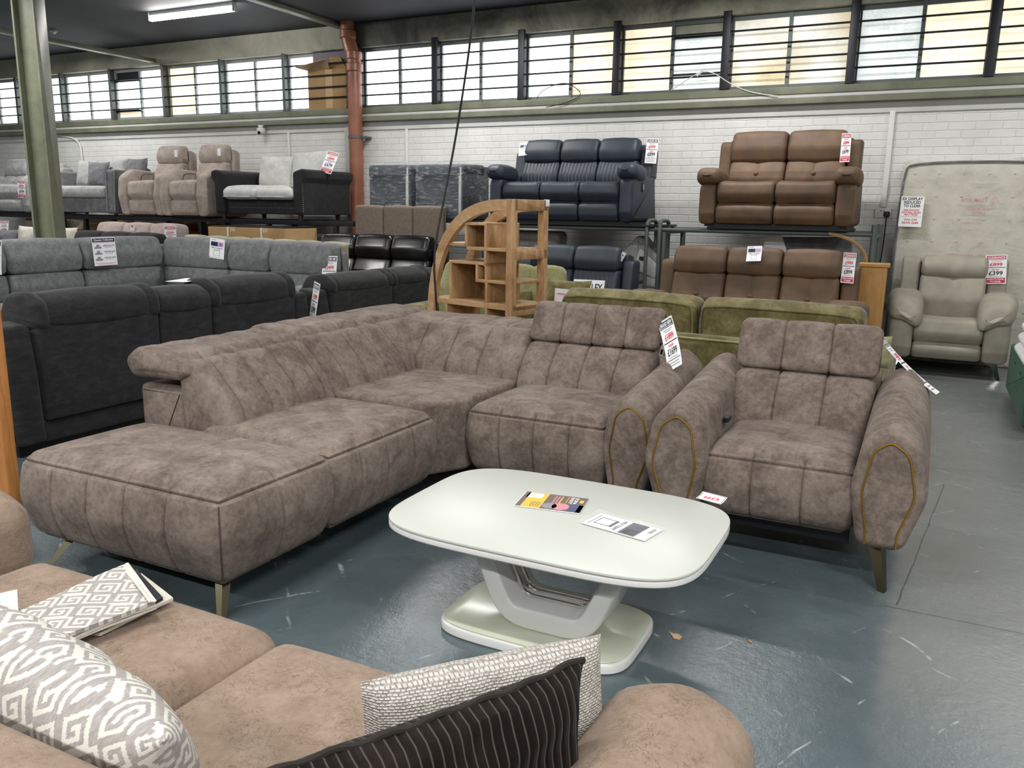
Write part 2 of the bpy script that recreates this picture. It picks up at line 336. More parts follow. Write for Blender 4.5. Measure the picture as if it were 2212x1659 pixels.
def sweep(pts, L, er=.03, grooves=(), gd=.012, gw=.045, puff=0, axis='x', step=.035, lstep=.06, notches=(), capb=0, ngon=True, seg=5, er2=None, warp=None):
    """pts: profile corners (a, b, fillet radius); swept by L with rounded ends, sunk seams across (grooves) and along (notches)"""
    P = dense(rprof(pts, seg), step); N = normals2(P)
    for (a, b, dep, wid) in notches:
        q = Vector((a, b)); j = min(range(len(P)), key=lambda i: (P[i]-q).length); c = P[j].copy()
        P = [p - N[i]*dep*max(0, 1-(p-c).length/wid)**1.3 for i, p in enumerate(P)]
    er = min(er, L*.49); er2 = er if er2 is None else min(er2, L*.49)
    st = []
    k = 5 if er > .012 else 3
    for i in range(k+1):
        th = PI/2*i/k; st.append((er*(1-math.cos(th)), er*(1-math.sin(th))))
    xs = set(); m = max(1, int((L-er-er2)/lstep))
    for i in range(1, m): xs.add(er+(L-er-er2)*i/m)
    for g in grooves:
        for d in (-1, -.5, -.2, 0, .2, .5, 1):
            x = g+d*gw
            if er < x < L-er2: xs.add(x)
    for x in sorted(xs): st.append((x, 0))
    if not xs: st.append((L*.5, 0))
    for i in range(k, -1, -1):
        th = PI/2*i/k; st.append((L-er2*(1-math.cos(th)), er2*(1-math.sin(th))))
    bounds = [0]+sorted(grooves)+[L]
    rings = []
    for x, off in st:
        o = off
        for g in grooves: o += gd*max(0, 1-abs(x-g)/gw)**1.6
        if puff:
            for a, b in zip(bounds[:-1], bounds[1:]):
                if a <= x <= b and b > a: o -= puff*math.sin(PI*(x-a)/(b-a)); break
        rings.append([(x, p.x-N[i].x*o, p.y-N[i].y*o) for i, p in enumerate(P)])
    g = G(); n = len(P)
    for r in rings: g.v += r
    for i in range(len(rings)-1):
        for j in range(n):
            a = i*n+j; b = i*n+(j+1) % n; g.f.append((a, b, b+n, a+n))
    if ngon and not capb:
        g.f.append(tuple(range(n))[::-1]); g.f.append(tuple(range((len(rings)-1)*n, len(rings)*n)))
    else:
        for ri, sgn in ((0, -1), (len(rings)-1, 1)):
            base = ri*n; R = rings[ri]; cx = sum(p[1] for p in R)/n; cy = sum(p[2] for p in R)/n; x0 = R[0][0]; prev = base
            for s in (.85, .6, .3):
                o = len(g.v); g.v += [(x0+sgn*capb*(1-s*s), cx+(p[1]-cx)*s, cy+(p[2]-cy)*s) for p in R]
                for j in range(n): g.f.append((prev+j, prev+(j+1) % n, o+(j+1) % n, o+j))
                prev = o
            o = len(g.v); g.v.append((x0+sgn*capb, cx, cy))
            for j in range(n): g.f.append((prev+j, prev+(j+1) % n, o))
    if warp: g.map(warp)
    if axis == 'y': g.map(lambda p: (p.y, p.x, p.z))
    elif axis == 'z': g.map(lambda p: (p.y, p.z, p.x))
    return g
def rbox(x0, x1, y0, y1, z0, z1, r=.02, er=None, **k):
    """rounded box, swept along x"""
    return sweep([(y0, z0, r), (y1, z0, r), (y1, z1, r), (y0, z1, r)], x1-x0, r if er is None else er, **{'step': .2, 'lstep': .3, **k}).mv(x0)
def box(x0, x1, y0, y1, z0, z1):
    v = [(x, y, z) for x in (x0, x1) for y in (y0, y1) for z in (z0, z1)]
    return G(v, [(0, 1, 3, 2), (4, 6, 7, 5), (0, 4, 5, 1), (2, 3, 7, 6), (0, 2, 6, 4), (1, 5, 7, 3)])
def cone(p0, p1, r0, r1, seg=12):
    p0, p1 = Vector(p0), Vector(p1); d = (p1-p0).normalized(); a = d.orthogonal().normalized(); b = d.cross(a); g = G()
    for p, r in ((p0, r0), (p1, r1)):
        for i in range(seg):
            t = 2*PI*i/seg; g.v.append(tuple(p+a*r*math.cos(t)+b*r*math.sin(t)))
    for i in range(seg): g.f.append((i, (i+1) % seg, seg+(i+1) % seg, seg+i))
    g.f.append(tuple(range(seg))[::-1]); g.f.append(tuple(range(seg, 2*seg))); return g
def tube(pts, r, seg=8, closed=False, smooth=0):
    P = [Vector(p) for p in pts]
    for _ in range(smooth):
        Q = [] if closed else [P[0]]
        m = len(P)
        for i in range(m if closed else m-1):
            a, b = P[i], P[(i+1) % m]; Q += [a.lerp(b, .25), a.lerp(b, .75)]
        if not closed: Q.append(P[-1])
        P = Q
    g = G(); n = len(P); up = None
    for i, p in enumerate(P):
        if closed: d = P[(i+1) % n]-P[i-1]
        else: d = P[min(i+1, n-1)]-P[max(i-1, 0)]
        d.normalize()
        if up is None: up = d.orthogonal().normalized()
        up = (up-d*up.dot(d))
        if up.length < 1e-6: up = d.orthogonal()
        up.normalize(); b = d.cross(up)
        for k in range(seg):
            t = 2*PI*k/seg; g.v.append(tuple(p+up*r*math.cos(t)+b*r*math.sin(t)))
    for i in range(n if closed else n-1):
        for k in range(seg):
            a = i*seg+k; b = i*seg+(k+1) % seg; c = ((i+1) % n)*seg+(k+1) % seg; d = ((i+1) % n)*seg+k
            g.f.append((a, b, c, d))
    if not closed: g.f.append(tuple(range(seg))[::-1]); g.f.append(tuple(range((n-1)*seg, n*seg)))
    return g
def lathe(prof, seg=20, c=(0, 0, 0)):
    g = G(); n = len(prof)
    for r, z in prof:
        for k in range(seg):
            t = 2*PI*k/seg; g.v.append((c[0]+r*math.cos(t), c[1]+r*math.sin(t), c[2]+z))
    for i in range(n-1):
        for k in range(seg):
            g.f.append((i*seg+k, i*seg+(k+1) % seg, (i+1)*seg+(k+1) % seg, (i+1)*seg+k))
    g.f.append(tuple(range(seg))[::-1]); g.f.append(tuple(range((n-1)*seg, n*seg))); return g
def pillow(w, h, t, n=18, wr=.006, seed=0, pinch=.05, droop=0):
    """a stuffed cushion standing in the x-z plane (x -w/2..w/2, z 0..h), thickness t along y"""
    rnd = random.Random(seed); ph = [rnd.uniform(0, 6) for _ in range(6)]
    g = G(); idx = {}
    def P(i, j, s):
        u = -1+2*i/n; v = -1+2*j/n
        e = (1-abs(u)**2.6)*(1-abs(v)**2.6); th = .5*t*max(0, e)**.42
        x = u*w/2*(1-pinch*(1-v*v)); z = v*h/2*(1-pinch*(1-u*u))
        wv = wr*math.sin(5*u+3*v+ph[0])+wr*.6*math.sin(9*v-4*u+ph[1])+wr*.5*math.sin(13*u+ph[2])
        y = s*(th+wv*e)
        z -= droop*(1-u*u)*max(0, v)
        return (x, y, z+h/2)
    for s in (1, -1):
        for i in range(n+1):
            for j in range(n+1):
                edge = i in (0, n) or j in (0, n)
                if edge and s == -1: idx[(i, j, s)] = idx[(i, j, 1)]; continue
                idx[(i, j, s)] = len(g.v); g.v.append(P(i, j, s))
        for i in range(n):
            for j in range(n):
                q = (idx[(i, j, s)], idx[(i+1, j, s)], idx[(i+1, j+1, s)], idx[(i, j+1, s)])
                g.f.append(q if s == -1 else q[::-1])
    return g
def mk(name, geo, mat, parent=None, loc=(0, 0, 0), rotz=0, sharp=38, smooth=True, sub=0):
    me = bpy.data.meshes.new(name); me.from_pydata([tuple(p) for p in geo.v], [], geo.f)
    bm = bmesh.new(); bm.from_mesh(me); bmesh.ops.remove_doubles(bm, verts=bm.verts, dist=1e-6)
    bmesh.ops.recalc_face_normals(bm, faces=bm.faces); bm.to_mesh(me); bm.free()
    if smooth:
        me.polygons.foreach_set('use_smooth', [True]*len(me.polygons))
        me.set_sharp_from_angle(angle=math.radians(sharp))
    me.materials.append(M[mat] if isinstance(mat, str) else mat)
    o = bpy.data.objects.new(name, me); COL.objects.link(o)
    o.location = loc; o.rotation_euler = (0, 0, rotz)
    if parent is not None: o.parent = parent
    if sub:
        s = o.modifiers.new('subdivision', 'SUBSURF'); s.levels = sub; s.render_levels = sub
    return o
def tag(o, label=None, cat=None, group=None, kind=None):
    if label: o['label'] = label
    if cat: o['category'] = cat
    if group: o['group'] = group
    if kind: o['kind'] = kind
    return o
def thing(name, label, cat, loc=(0, 0, 0), rotz=0, group=None):
    o = bpy.data.objects.new(name, None); COL.objects.link(o); o.location = loc; o.rotation_euler = (0, 0, rotz)
    o.empty_display_size = .1
    return tag(o, label, cat, group)
def dup(root, loc, rotz=None, label=None, group=None):
    r = root.copy(); COL.objects.link(r); r.location = loc
    if rotz is not None: r.rotation_euler = (0, 0, rotz)
    if label: r['label'] = label
    if group: r['group'] = group
    for ch in list(root.children):
        c = ch.copy(); COL.objects.link(c); c.parent = r
        for gch in list(ch.children):
            d = gch.copy(); COL.objects.link(d); d.parent = c
    return r
def struct(name, geo, mat, parent=None, **k):
    o = mk(name, geo, mat, parent, **k)
    if parent is None: o['kind'] = 'structure'
    return o
# ------------------------------------------------------------------ printed cards
_tc = {}
def text_geo(s, bold=.0):
    key = (s, bold)
    if key not in _tc:
        cu = bpy.data.curves.new('lettering', 'FONT'); cu.body = s; cu.size = 1; cu.offset = bold; cu.resolution_u = 3
        o = bpy.data.objects.new('lettering', cu); COL.objects.link(o)
        bpy.context.view_layer.update()
        me = bpy.data.meshes.new_from_object(o.evaluated_get(bpy.context.evaluated_depsgraph_get()))
        v = [tuple(p.co) for p in me.vertices]; f = [tuple(p.vertices) for p in me.polygons]
        bpy.data.objects.remove(o); bpy.data.curves.remove(cu); bpy.data.meshes.remove(me)
        _tc[key] = (v, f)
    return _tc[key]
def card(name, label, cat, w, h, items, mat_world, bend=0, group=None, thick=.0012, paper='paper', parent=None, partname=None, twist=0):
    """a printed card in its own x-y plane, top edge at y=0, face towards +z. items: ('r', x, y, w, h, ink) or ('t', text, cx, y, height, width, ink)"""
    layers = {}
    def rect(x, y, ww, hh, z):
        n = max(1, int(hh/.02)); m = max(1, int(ww/.04)); g = G()
        for i in range(n+1):
            for j in range(m+1): g.v.append((x+ww*j/m, y-hh*i/n, z))
        for i in range(n):
            for j in range(m):
                a = i*(m+1)+j; g.f.append((a, a+m+1, a+m+2, a+1))
        return g
    zz = {}
    for k, it in enumerate(items):
        if it[0] == 'r':
            _, x, y, ww, hh, ink = it; z = thick/2+.0004+(0.0003 if ww*hh < .3*w*h else 0)
            layers.setdefault(('printed_area', ink), G()).add(rect(x, y, ww, hh, z))
        elif it[0] == 'p':
            _, pts, ink = it
            layers.setdefault(('printed_picture', ink), G()).add(G([(a, b, thick/2+.0010) for a, b in pts], [tuple(range(len(pts)))]))
        else:
            _, s, cx, y, th, tw, ink = it
            v, f = text_geo(s, .022)
            x0 = min(p[0] for p in v); x1 = max(p[0] for p in v); y0 = min(p[1] for p in v); y1 = max(p[1] for p in v)
            sx = tw/(x1-x0); sy = th/(y1-y0)
            layers.setdefault(('lettering', ink), G()).add(G([(cx+(p[0]-(x0+x1)/2)*sx, y-th+(p[1]-y0)*sy, thick/2+.0015) for p in v], list(f)))
    sheet = rect(-w/2, 0, w, h, thick/2); back = rect(-w/2, 0, w, h, -thick/2); sheet.add(G(back.v, [f[::-1] for f in back.f]))
    n = max(1, int(h/.02)); m = max(1, int(w/.04)); o = (n+1)*(m+1)
    ring = [j for j in range(m+1)] + [i*(m+1)+m for i in range(1, n+1)] + [n*(m+1)+j for j in range(m-1, -1, -1)] + [i*(m+1) for i in range(n-1, 0, -1)]
    for a, b in zip(ring, ring[1:]+ring[:1]): sheet.f.append((a, b, b+o, a+o))
    def bendf(p):
        x, y, z = p
        if twist: a = twist*y/h; x, z = x*math.cos(a)-z*math.sin(a), x*math.sin(a)+z*math.cos(a)
        if abs(bend) > 1e-6:
            R = h/bend; a = y/R
            return (x, (R+z)*math.sin(a), (R+z)*math.cos(a)-R)
        return (x, y, z)
    root = mk(name if parent is None else partname, sheet.map(bendf), paper, parent, sharp=50)
    root.matrix_world = mat_world if parent is None else root.matrix_world
    if parent is None: tag(root, label, cat, group)
    else: root.matrix_local = mat_world
    for (nm, ink), g in layers.items():
        c = mk(nm, g.map(bendf), ink, root, smooth=False)
    return root
def frame(origin, right, up):
    x = Vector(right).normalized(); y = Vector(up); y = (y-x*y.dot(x)).normalized(); z = x.cross(y)
    return Matrix(((x.x, y.x, z.x, origin[0]), (x.y, y.y, z.y, origin[1]), (x.z, y.z, z.z, origin[2]), (0, 0, 0, 1)))
def price_items(w, h, head, sub, was, now, red=True, foot=True, foot_lines=('ONCE IT\'S GONE,', 'IT\'S GONE!')):
    hc = 'clearance_red' if red else 'ink_navy'; m = w*.05; it = []
    it.append(('r', -w/2+m, -h*.03, w-2*m, h*.13, hc)); it.append(('t', head, 0, -h*.05, h*(.07 if sub else .09), w*.8, 'ink_white'))
    if sub: it.append(('t', sub, 0, -h*.13, h*.025, w*.8, 'ink_white'))
    it += [('r', -w*.3, -h*.19, w*.6, h*.012, 'ink_pink' if red else 'ink_grey'), ('r', -w*.22, -h*.22, w*.44, h*.012, 'ink_pink' if red else 'ink_grey')]
    it.append(('t', was, 0, -h*.27, h*.12, w*.6, 'ink_red')); it.append(('r', -w*.32, -h*.325, w*.64, h*.012, 'ink_red'))
    it.append(('r', -w/2+m, -h*.425, w-2*m, h*.02, 'ink_navy'))
    it.append(('t', 'NOW', 0, -h*.48, h*.055, w*.34, 'ink_red')); it.append(('t', now, 0, -h*.555, h*.15, w*.66, 'ink_black'))
    it.append(('r', -w*.3, -h*.74, w*.6, h*.014, 'ink_grey'))
    if foot:
        it.append(('r', -w/2+m, -h*.79, w-2*m, h*.18, hc))
        it.append(('t', foot_lines[0], 0, -h*.815, h*.055, w*.8, 'ink_white')); it.append(('t', foot_lines[1], 0, -h*.89, h*.055, w*.5, 'ink_white'))
    else:
        it += [('r', -w/2+m, -h*.79, w-2*m, h*.015, 'ink_navy'), ('r', -w*.35, -h*.85, w*.7, h*.02, 'ink_grey'), ('r', -w*.38, -h*.91, w*.76, h*.02, 'ink_grey')]
    return it
def apply_items(w, h):
    return [('t', 'snap', -w*.22, -h*.06, h*.05, w*.3, 'ink_grey'), ('r', -w*.42, -h*.17, w*.46, h*.22, 'ink_navy'), ('r', w*.04, -h*.17, w*.38, h*.22, 'ink_lilac'),
            ('r', w*.14, -h*.2, w*.18, h*.17, 'ink_pink'), ('t', 'APPLY TODAY!', 0, -h*.45, h*.06, w*.74, 'ink_blue'),
            ('r', -w*.2, -h*.57, w*.4, h*.02, 'ink_black'), ('r', -w*.2, -h*.85, w*.4, h*.012, 'ink_grey'), ('r', -w*.2, -h*.58, w*.02, h*.27, 'ink_grey'), ('r', w*.18, -h*.58, w*.02, h*.27, 'ink_grey'),
            ('r', -w*.4, -h*.93, w*.8, h*.012, 'ink_grey')]
# ------------------------------------------------------------------ the hall
W = 10.1; CEIL = 4.02
struct('floor', box(-18, 6, -5, W+.25, -.12, 0), 'floor_paint')
struct('wall_back', box(-18, 6, W, W+.25, 0, 2.89), 'painted_brick')
struct('trim_1', rbox(-18, 6, W-.02, W, 2.585, 2.70, .004, step=1, lstep=2), 'white_plaster')       # smooth rendered band
def beam(name, z0, z1, y0): return struct(name, rbox(-18, 6, y0, W+.01, z0, z1, .006, step=1, lstep=3), 'sage_paint')
beam('trim_2', 2.70, 2.768, W-.11); beam('trim_3', 2.812, 2.892, W-.05)
struct('trim_4', box(-18, 6, W-.035, W+.01, 2.768, 2.812), 'white_plaster')
struct('wall_left', box(-18.2, -18, -5, W+.25, 0, CEIL), 'white_plaster'); struct('wall_right', box(6, 6.2, -5, W+.25, 0, CEIL), 'white_plaster')
struct('wall_front', box(-18, 6, -5.2, -5, 0, CEIL), 'white_plaster')
struct('ceiling', box(-18.2, 6.2, -5.2, W+.3, CEIL, CEIL+.1), 'dark_ceiling')
struct('trim_5', rbox(-18, -7.62, W-.03, W+.25, 3.70, CEIL, .01, step=1, lstep=3), 'stained_concrete')
struct('trim_6', rbox(-7.62, 6, W-.03, W+.25, 3.70, CEIL, .01, step=1, lstep=3), 'shaded_concrete')
# roof steels running out from the back wall
struct('trim_8', rbox(-11.62, -11.50, -5, W-.02, 3.74, 3.80, .004, step=1, lstep=3), 'sage_paint')
struct('trim_9', rbox(-7.84, -7.72, -5, W-.02, 3.965, CEIL, .004, step=1, lstep=3), 'sage_paint')
# pilaster behind the pipe and skim band on the brick
struct('trim_10', rbox(-7.78, -7.63, W-.03, W, 0, 2.70, .005, step=1, lstep=1), 'white_plaster')
bays = [(-16.4, -15.1), (-15.1, -13.87), (-13.87, -12.62), (-12.62, -11.38), (-11.38, -10.13), (-10.13, -8.87), (-8.87, -7.62),
        (-7.5, -6.24), (-6.24, -4.95), (-4.95, -3.67), (-3.67, -2.36), (-2.36, -1.01), (-1.01, .30), (.30, 1.6), (1.6, 2.9)]
kinds = ['ff', 'ff', 'ff', 'vf', 'cf', 'ff', 'fb', 'ff', 'ff', 'fc', 'ch', 'rr', 'hc', 'cc', 'cc']
PN = dict(f='frosted_pane', c='cream_pane', r='reeded_pane', h='hammered_pane', b='frosted_pane', v='frosted_pane')
for i, ((a, b), kk) in enumerate(zip(bays, kinds)):
    right = i >= 7
    fr = G(); z0, z1 = 2.892, 3.70; y0, y1 = W+.06, W+.11
    fr.add(box(a, b, y0, y1, z0, z0+.045)); fr.add(box(a, b, y0, y1, z1-.05, z1))
    mid = (a+b)/2
    for x, w in ((a+.03, .05), (b-.03, .05), (mid, .04)): fr.add(box(x-w/2, x+w/2, y0-.01, y1, z0, z1))
    wn = struct('window_%d' % (i+1), fr, 'grey_plastic' if not right else 'rack_steel')
    for (xa, xb), k in (((a+.05, mid-.02), kk[0]), ((mid+.02, b-.05), kk[1])):
        top = z1-.05
        if k == 'v':
            mk('vent_frame', box(xa, xb, y0-.03, y1-.005, 3.50, 3.52).add(box(xa, xb, y0-.05, y1-.005, 3.02, 3.05)), 'black_steel', wn)
            mk('pane', box(xa, xb, W+.085, W+.095, 3.05, 3.50), M['frosted_pane'], wn); mk('pane', box(xa, xb, W+.085, W+.095, 2.93, 3.02), M['cream_pane'], wn)
            mk('pane', box(xa, xb, W+.085, W+.095, 3.52, top), M['black_steel'], wn)
            continue
        if k == 'h' and i == 10:
            mk('vent_frame', box(xa, xb, y0-.02, y1-.005, 3.50, 3.535).add(box(xa, xb, y0-.02, y1-.005, 3.09, 3.11)), 'black_steel', wn); top = 3.5
            mk('pane', box(xa, xb, W+.085, W+.095, 3.535, z1-.05), M['stained_concrete'], wn)
        mk('pane', box(xa, xb, W+.085, W+.095, z0+.04, top), PN[k], wn)
    for zb in (3.055, 3.20, 3.36, 3.52):
        mk('security_bar', cone((a, W-.035, zb), (b, W-.035, zb), .011, .011, 6), 'black_steel', wn)
    if right: mk('post', rbox(a-.05, a+.04, W-.06, W+.06, 2.893, 3.74, .006, step=.3, lstep=.3), 'post_black', wn)
    else: mk('post', rbox(a-.025, a+.025, W-.045, W+.06, 2.893, 3.71, .004, step=.3, lstep=.3), 'rack_steel', wn)
# grey board blocking the last pane of the left run, carton squashed in front of it
tag(mk('fibre_board', rbox(-8.37, -7.73, W+.035, W+.06, 2.90, 3.68, .003), plain('board_grey', '#7f777b', .9)), 'grey fibre board blocking the window beside the clay pipe', 'board')
cb = thing('cardboard_carton', 'torn brown carton jammed in the window beside the clay pipe', 'box', (-8.05, W-.02, 2.892))
mk('carton_body', box(-.38, .30, .005, .05, 0, .55), 'cardboard', cb)
mk('tape', box(-.06, .07, .0, .004, .02, .55), 'pale_cardboard', cb)
mk('flap', G([(-.38, .01, .55), (.02, .01, .55), (.10, -.16, .66), (-.44, -.20, .57), (-.38, .01, .556), (.02, .01, .556), (.10, -.16, .666), (-.44, -.20, .576)], [(0, 1, 2, 3), (4, 5, 6, 7), (0, 1, 5, 4), (1, 2, 6, 5), (2, 3, 7, 6), (3, 0, 4, 7)]), 'pale_cardboard', cb, smooth=False)
mk('flap', G([(.0, .03, .55), (.30, .03, .55), (.22, -.0, .70), (.02, -.0, .72), (.0, .036, .55), (.30, .036, .55), (.22, .006, .70), (.02, .006, .72)], [(0, 1, 2, 3), (4, 5, 6, 7), (0, 1, 5, 4), (1, 2, 6, 5), (2, 3, 7, 6), (3, 0, 4, 7)]), 'cardboard', cb, smooth=False)
# green steel column
c0 = AY(100, 513, 6.3)
colm = thing('steel_column', 'sage green steel column standing behind the grey corner sofa', 'column', (c0.x+.07, 6.3, 0), .35)
mk('web', box(-.12, .12, -.012, .012, 0, CEIL), 'sage_paint', colm)
for s in (-1, 1): mk('flange', rbox(s*.12-.012, s*.12+.012, -.10, .10, 0, CEIL, .004, step=.5), 'sage_paint', colm)
# clay soil pipe
pp = thing('drainpipe', 'terracotta plastic drainpipe running down the brick wall', 'pipe', (-7.50, W-.14, 0))
mk('pipe', lathe([(.1, .0), (.1, 3.42)], 24), 'clay_pipe', pp)
off = tube([(0, 0, 3.40), (0, 0, 3.50), (-.035, 0, 3.62), (-.09, 0, 3.78), (-.10, 0, 3.9), (-.10, 0, CEIL)], .1, 20, smooth=1)
mk('bend', off, 'clay_pipe', pp)
for z, x, r in ((3.36, 0, .122), (3.52, -.01, .115), (3.80, -.095, .118)):
    mk('collar', lathe([(r-.012, 0), (r, .01), (r, .10), (r-.012, .11)], 24, (x, 0, z)), 'clay_pipe', pp)
mk('bracket', lathe([(.104, 2.46), (.108, 2.465), (.108, 2.50), (.104, 2.505)], 24).add(box(.09, .18, -.02, .13, 2.465, 2.495)), 'rack_steel', pp)
# lamp on the ceiling in view
cl = thing('ceiling_light', 'white batten tube lamp glowing on the dark ceiling', 'ceiling light', (-8.95, 8.45, CEIL))
mk('batten', rbox(-.76, .76, -.03, .03, -.055, 0, .008), 'white_plastic', cl)
t = NT('lit_tube'); t.base('#ffffff'); t.b.inputs['Emission Color'].default_value = (1, .98, .96, 1); t.b.inputs['Emission Strength'].default_value = 45; M['lit_tube'] = t.m
mk('diffuser', rbox(-.74, .74, -.035, .035, -.115, -.055, .025, .01), 'lit_tube', cl)
for s in (-1, 1): mk('end_cap', rbox(s*.75-.012, s*.75+.012, -.038, .038, -.118, 0, .01), 'white_plastic', cl)
# small things on walls and ceiling
p = AZ(117, 72, CEIL-.05)
sm = thing('ceiling_sensor', 'small pale sensor on the ceiling beside the green column', 'sensor', (p.x, p.y, CEIL))
mk('housing', lathe([(.05, -.03), (.055, -.02), (.055, 0)], 16), 'grey_plastic', sm); mk('lens', lathe([(.02, -.055), (.03, -.04), (.03, -.03)], 12), 'white_plastic', sm)
sc_ = thing('security_camera', 'white dome security camera under the green wall rail', 'camera', (-9.27, W-.12, 2.70))
mk('mount', cone((0, 0, 0), (0, 0, -.03), .035, .035, 14).add(box(-.05, .05, -.02, .02, -.01, 0)), 'white_plastic', sc_)
mk('housing', lathe([(.03, -.03), (.062, -.045), (.066, -.08), (.05, -.115), (.02, -.13)], 18), 'white_plastic', sc_)
mk('lens', cone((0, -.04, -.10), (.01, -.06, -.115), .026, .022, 12), 'black_plastic', sc_)
def conduit(x, z0, z1, r=.018, label=''):
    return tag(mk('conduit', rbox(x-r, x+r, W-.03, W, z0, z1, .005, step=.5), 'white_plastic'), label, 'conduit')
conduit(-8.83, 0, 2.585, .02, 'white cable trunking on the wall behind the black chesterfield sofa')
conduit(-6.72, 0, 2.585, .02, 'white cable trunking on the wall above the left shrink-wrapped bundle')
conduit(-.555, 1.60, 2.60, .028, 'white cable trunking dropping to the wall socket')
tag(mk('conduit', tube([(-13.95, W-.03, 2.66), (-13.7, W-.03, 2.64), (-13.52, W-.03, 2.55), (-13.47, W-.03, 2.4), (-13.45, W-.03, 0)], .016, 8, smooth=2), 'white_plastic'), 'bent white conduit on the wall just right of the green column', 'conduit')
so = thing('wall_socket', 'white double socket on the brick wall beside the wrapped mattress', 'socket', (-.55, W, 1.535))
mk('faceplate', rbox(-.085, .085, -.02, 0, -.05, .05, .008), 'white_plastic', so)
mk('switch', box(-.03, -.015, -.025, -.02, .015, .035), 'grey_plastic', so); mk('switch', box(.0, .015, -.025, -.02, .015, .035), 'grey_plastic', so)
mk('pin_holes', G().add(box(-.055, -.05, -.021, -.019, -.005, .01)).add(box(-.068, -.06, -.021, -.019, -.025, -.02)).add(box(-.045, -.037, -.021, -.019, -.025, -.02)), 'black_plastic', so)
pl = thing('power_plug', 'black plug in the wall socket with its lead hanging down', 'plug', (-.51, W-.02, 1.525))
mk('plug_body', sweep([(-.03, -.03, .02), (.03, -.03, .02), (.03, .03, .02), (-.03, .03, .02)], .045, .015, axis='y').mv(0, -.045, 0), 'black_plastic', pl)
mk('lead', tube([(0, -.03, -.03), (.0, -.035, -.1), (.0, -.03, -.3), (-.02, -.03, -.6), (-.05, -.03, -1.0)], .006, 6, smooth=2), 'black_plastic', pl)
# loose wires on the window ledge
tag(mk('loose_wire', tube([AY(1450, 195, W-.06), AY(1495, 165, W-.06), AY(1518, 153, W-.06), AY(1545, 158, W-.06), AY(1575, 180, W-.06), AY(1620, 200, W-.06), AY(1680, 208, W-.06)], .006, 5, smooth=2).add(tube([AY(1518, 153, W-.06), AY(1505, 164, W-.06)], .014, 6)), 'white_plastic'), 'pale loose wire with a connector hung on the window bars', 'wire')
tag(mk('loose_wire', tube([AY(1160, 212, W-.07), AY(1170, 195, W-.07), AY(1215, 177, W-.07), AY(1240, 186, W-.07), AY(1260, 205, W-.07), AY(1225, 222, W-.07), AY(1180, 232, W-.07)], .005, 5, smooth=2), 'black_steel'), 'thin dark loose wire looped below the white and cream window panes', 'wire')
# cable hanging from the ceiling to the shelf unit
hk = [(1028, -25, 5.75), (1016, 90, 5.8), (1000, 200, 5.85), (984, 300, 5.85), (965, 400, 5.8), (945, 500, 5.72), (937, 560, 5.68), (940, 620, 5.66), (946, 700, 5.65), (948, 800, 5.65)]
pts = [AY(x, y, Y) for x, y, Y in hk]; d = pts[0]-pts[1]; top = pts[0]+d*((CEIL-pts[0].z)/d.z)
tag(mk('hanging_cable', tube([top]+pts, .009, 6, smooth=2), 'black_plastic'), 'thin black cable hanging from the ceiling past the wooden shelf unit', 'cable')
# ------------------------------------------------------------------ light
def lamp(x, y, e, sx=1.45, sy=.14):
    l = bpy.data.lights.new('tube_lamp', 'AREA'); l.shape = 'RECTANGLE'; l.size = sx; l.size_y = sy; l.energy = e; l.color = (1, .99, .97)
    o = bpy.data.objects.new('tube_lamp', l); COL.objects.link(o); o.location = (x, y, CEIL-.12); return o
for x, e in ((-12.5, 66), (-5.45, 66), (-1.95, 60), (1.55, 42)): lamp(x, 8.45, e)
for x, e in ((-12.5, 75), (-9, 75), (-5.45, 36), (-1.95, 34), (1.55, 34)): lamp(x, 4.9, e)
for x, e in ((-9, 50), (-5.45, 50), (-1.95, 58), (1.55, 75), (4.5, 80)): lamp(x, 1.0, e)
for x in (-9, -5.45, -1.95, 1.55, 4.5): lamp(x, -2.5, 105)
wd = bpy.data.worlds.new('daylight'); SC.world = wd; wd.use_nodes = True
wd.node_tree.nodes['Background'].inputs[0].default_value = (1, 1, 1, 1); wd.node_tree.nodes['Background'].inputs[1].default_value = .6
SC.view_settings.view_transform = 'Standard'; SC.view_settings.look = 'None'; SC.view_settings.gamma = 1; SC.view_settings.use_curve_mapping = False
SC.view_settings.exposure = 0.3
SC.cycles.use_denoising = True
SC.cycles.caustics_reflective = False; SC.cycles.caustics_refractive = False; SC.cycles.max_bounces = 6; SC.cycles.transparent_max_bounces = 12
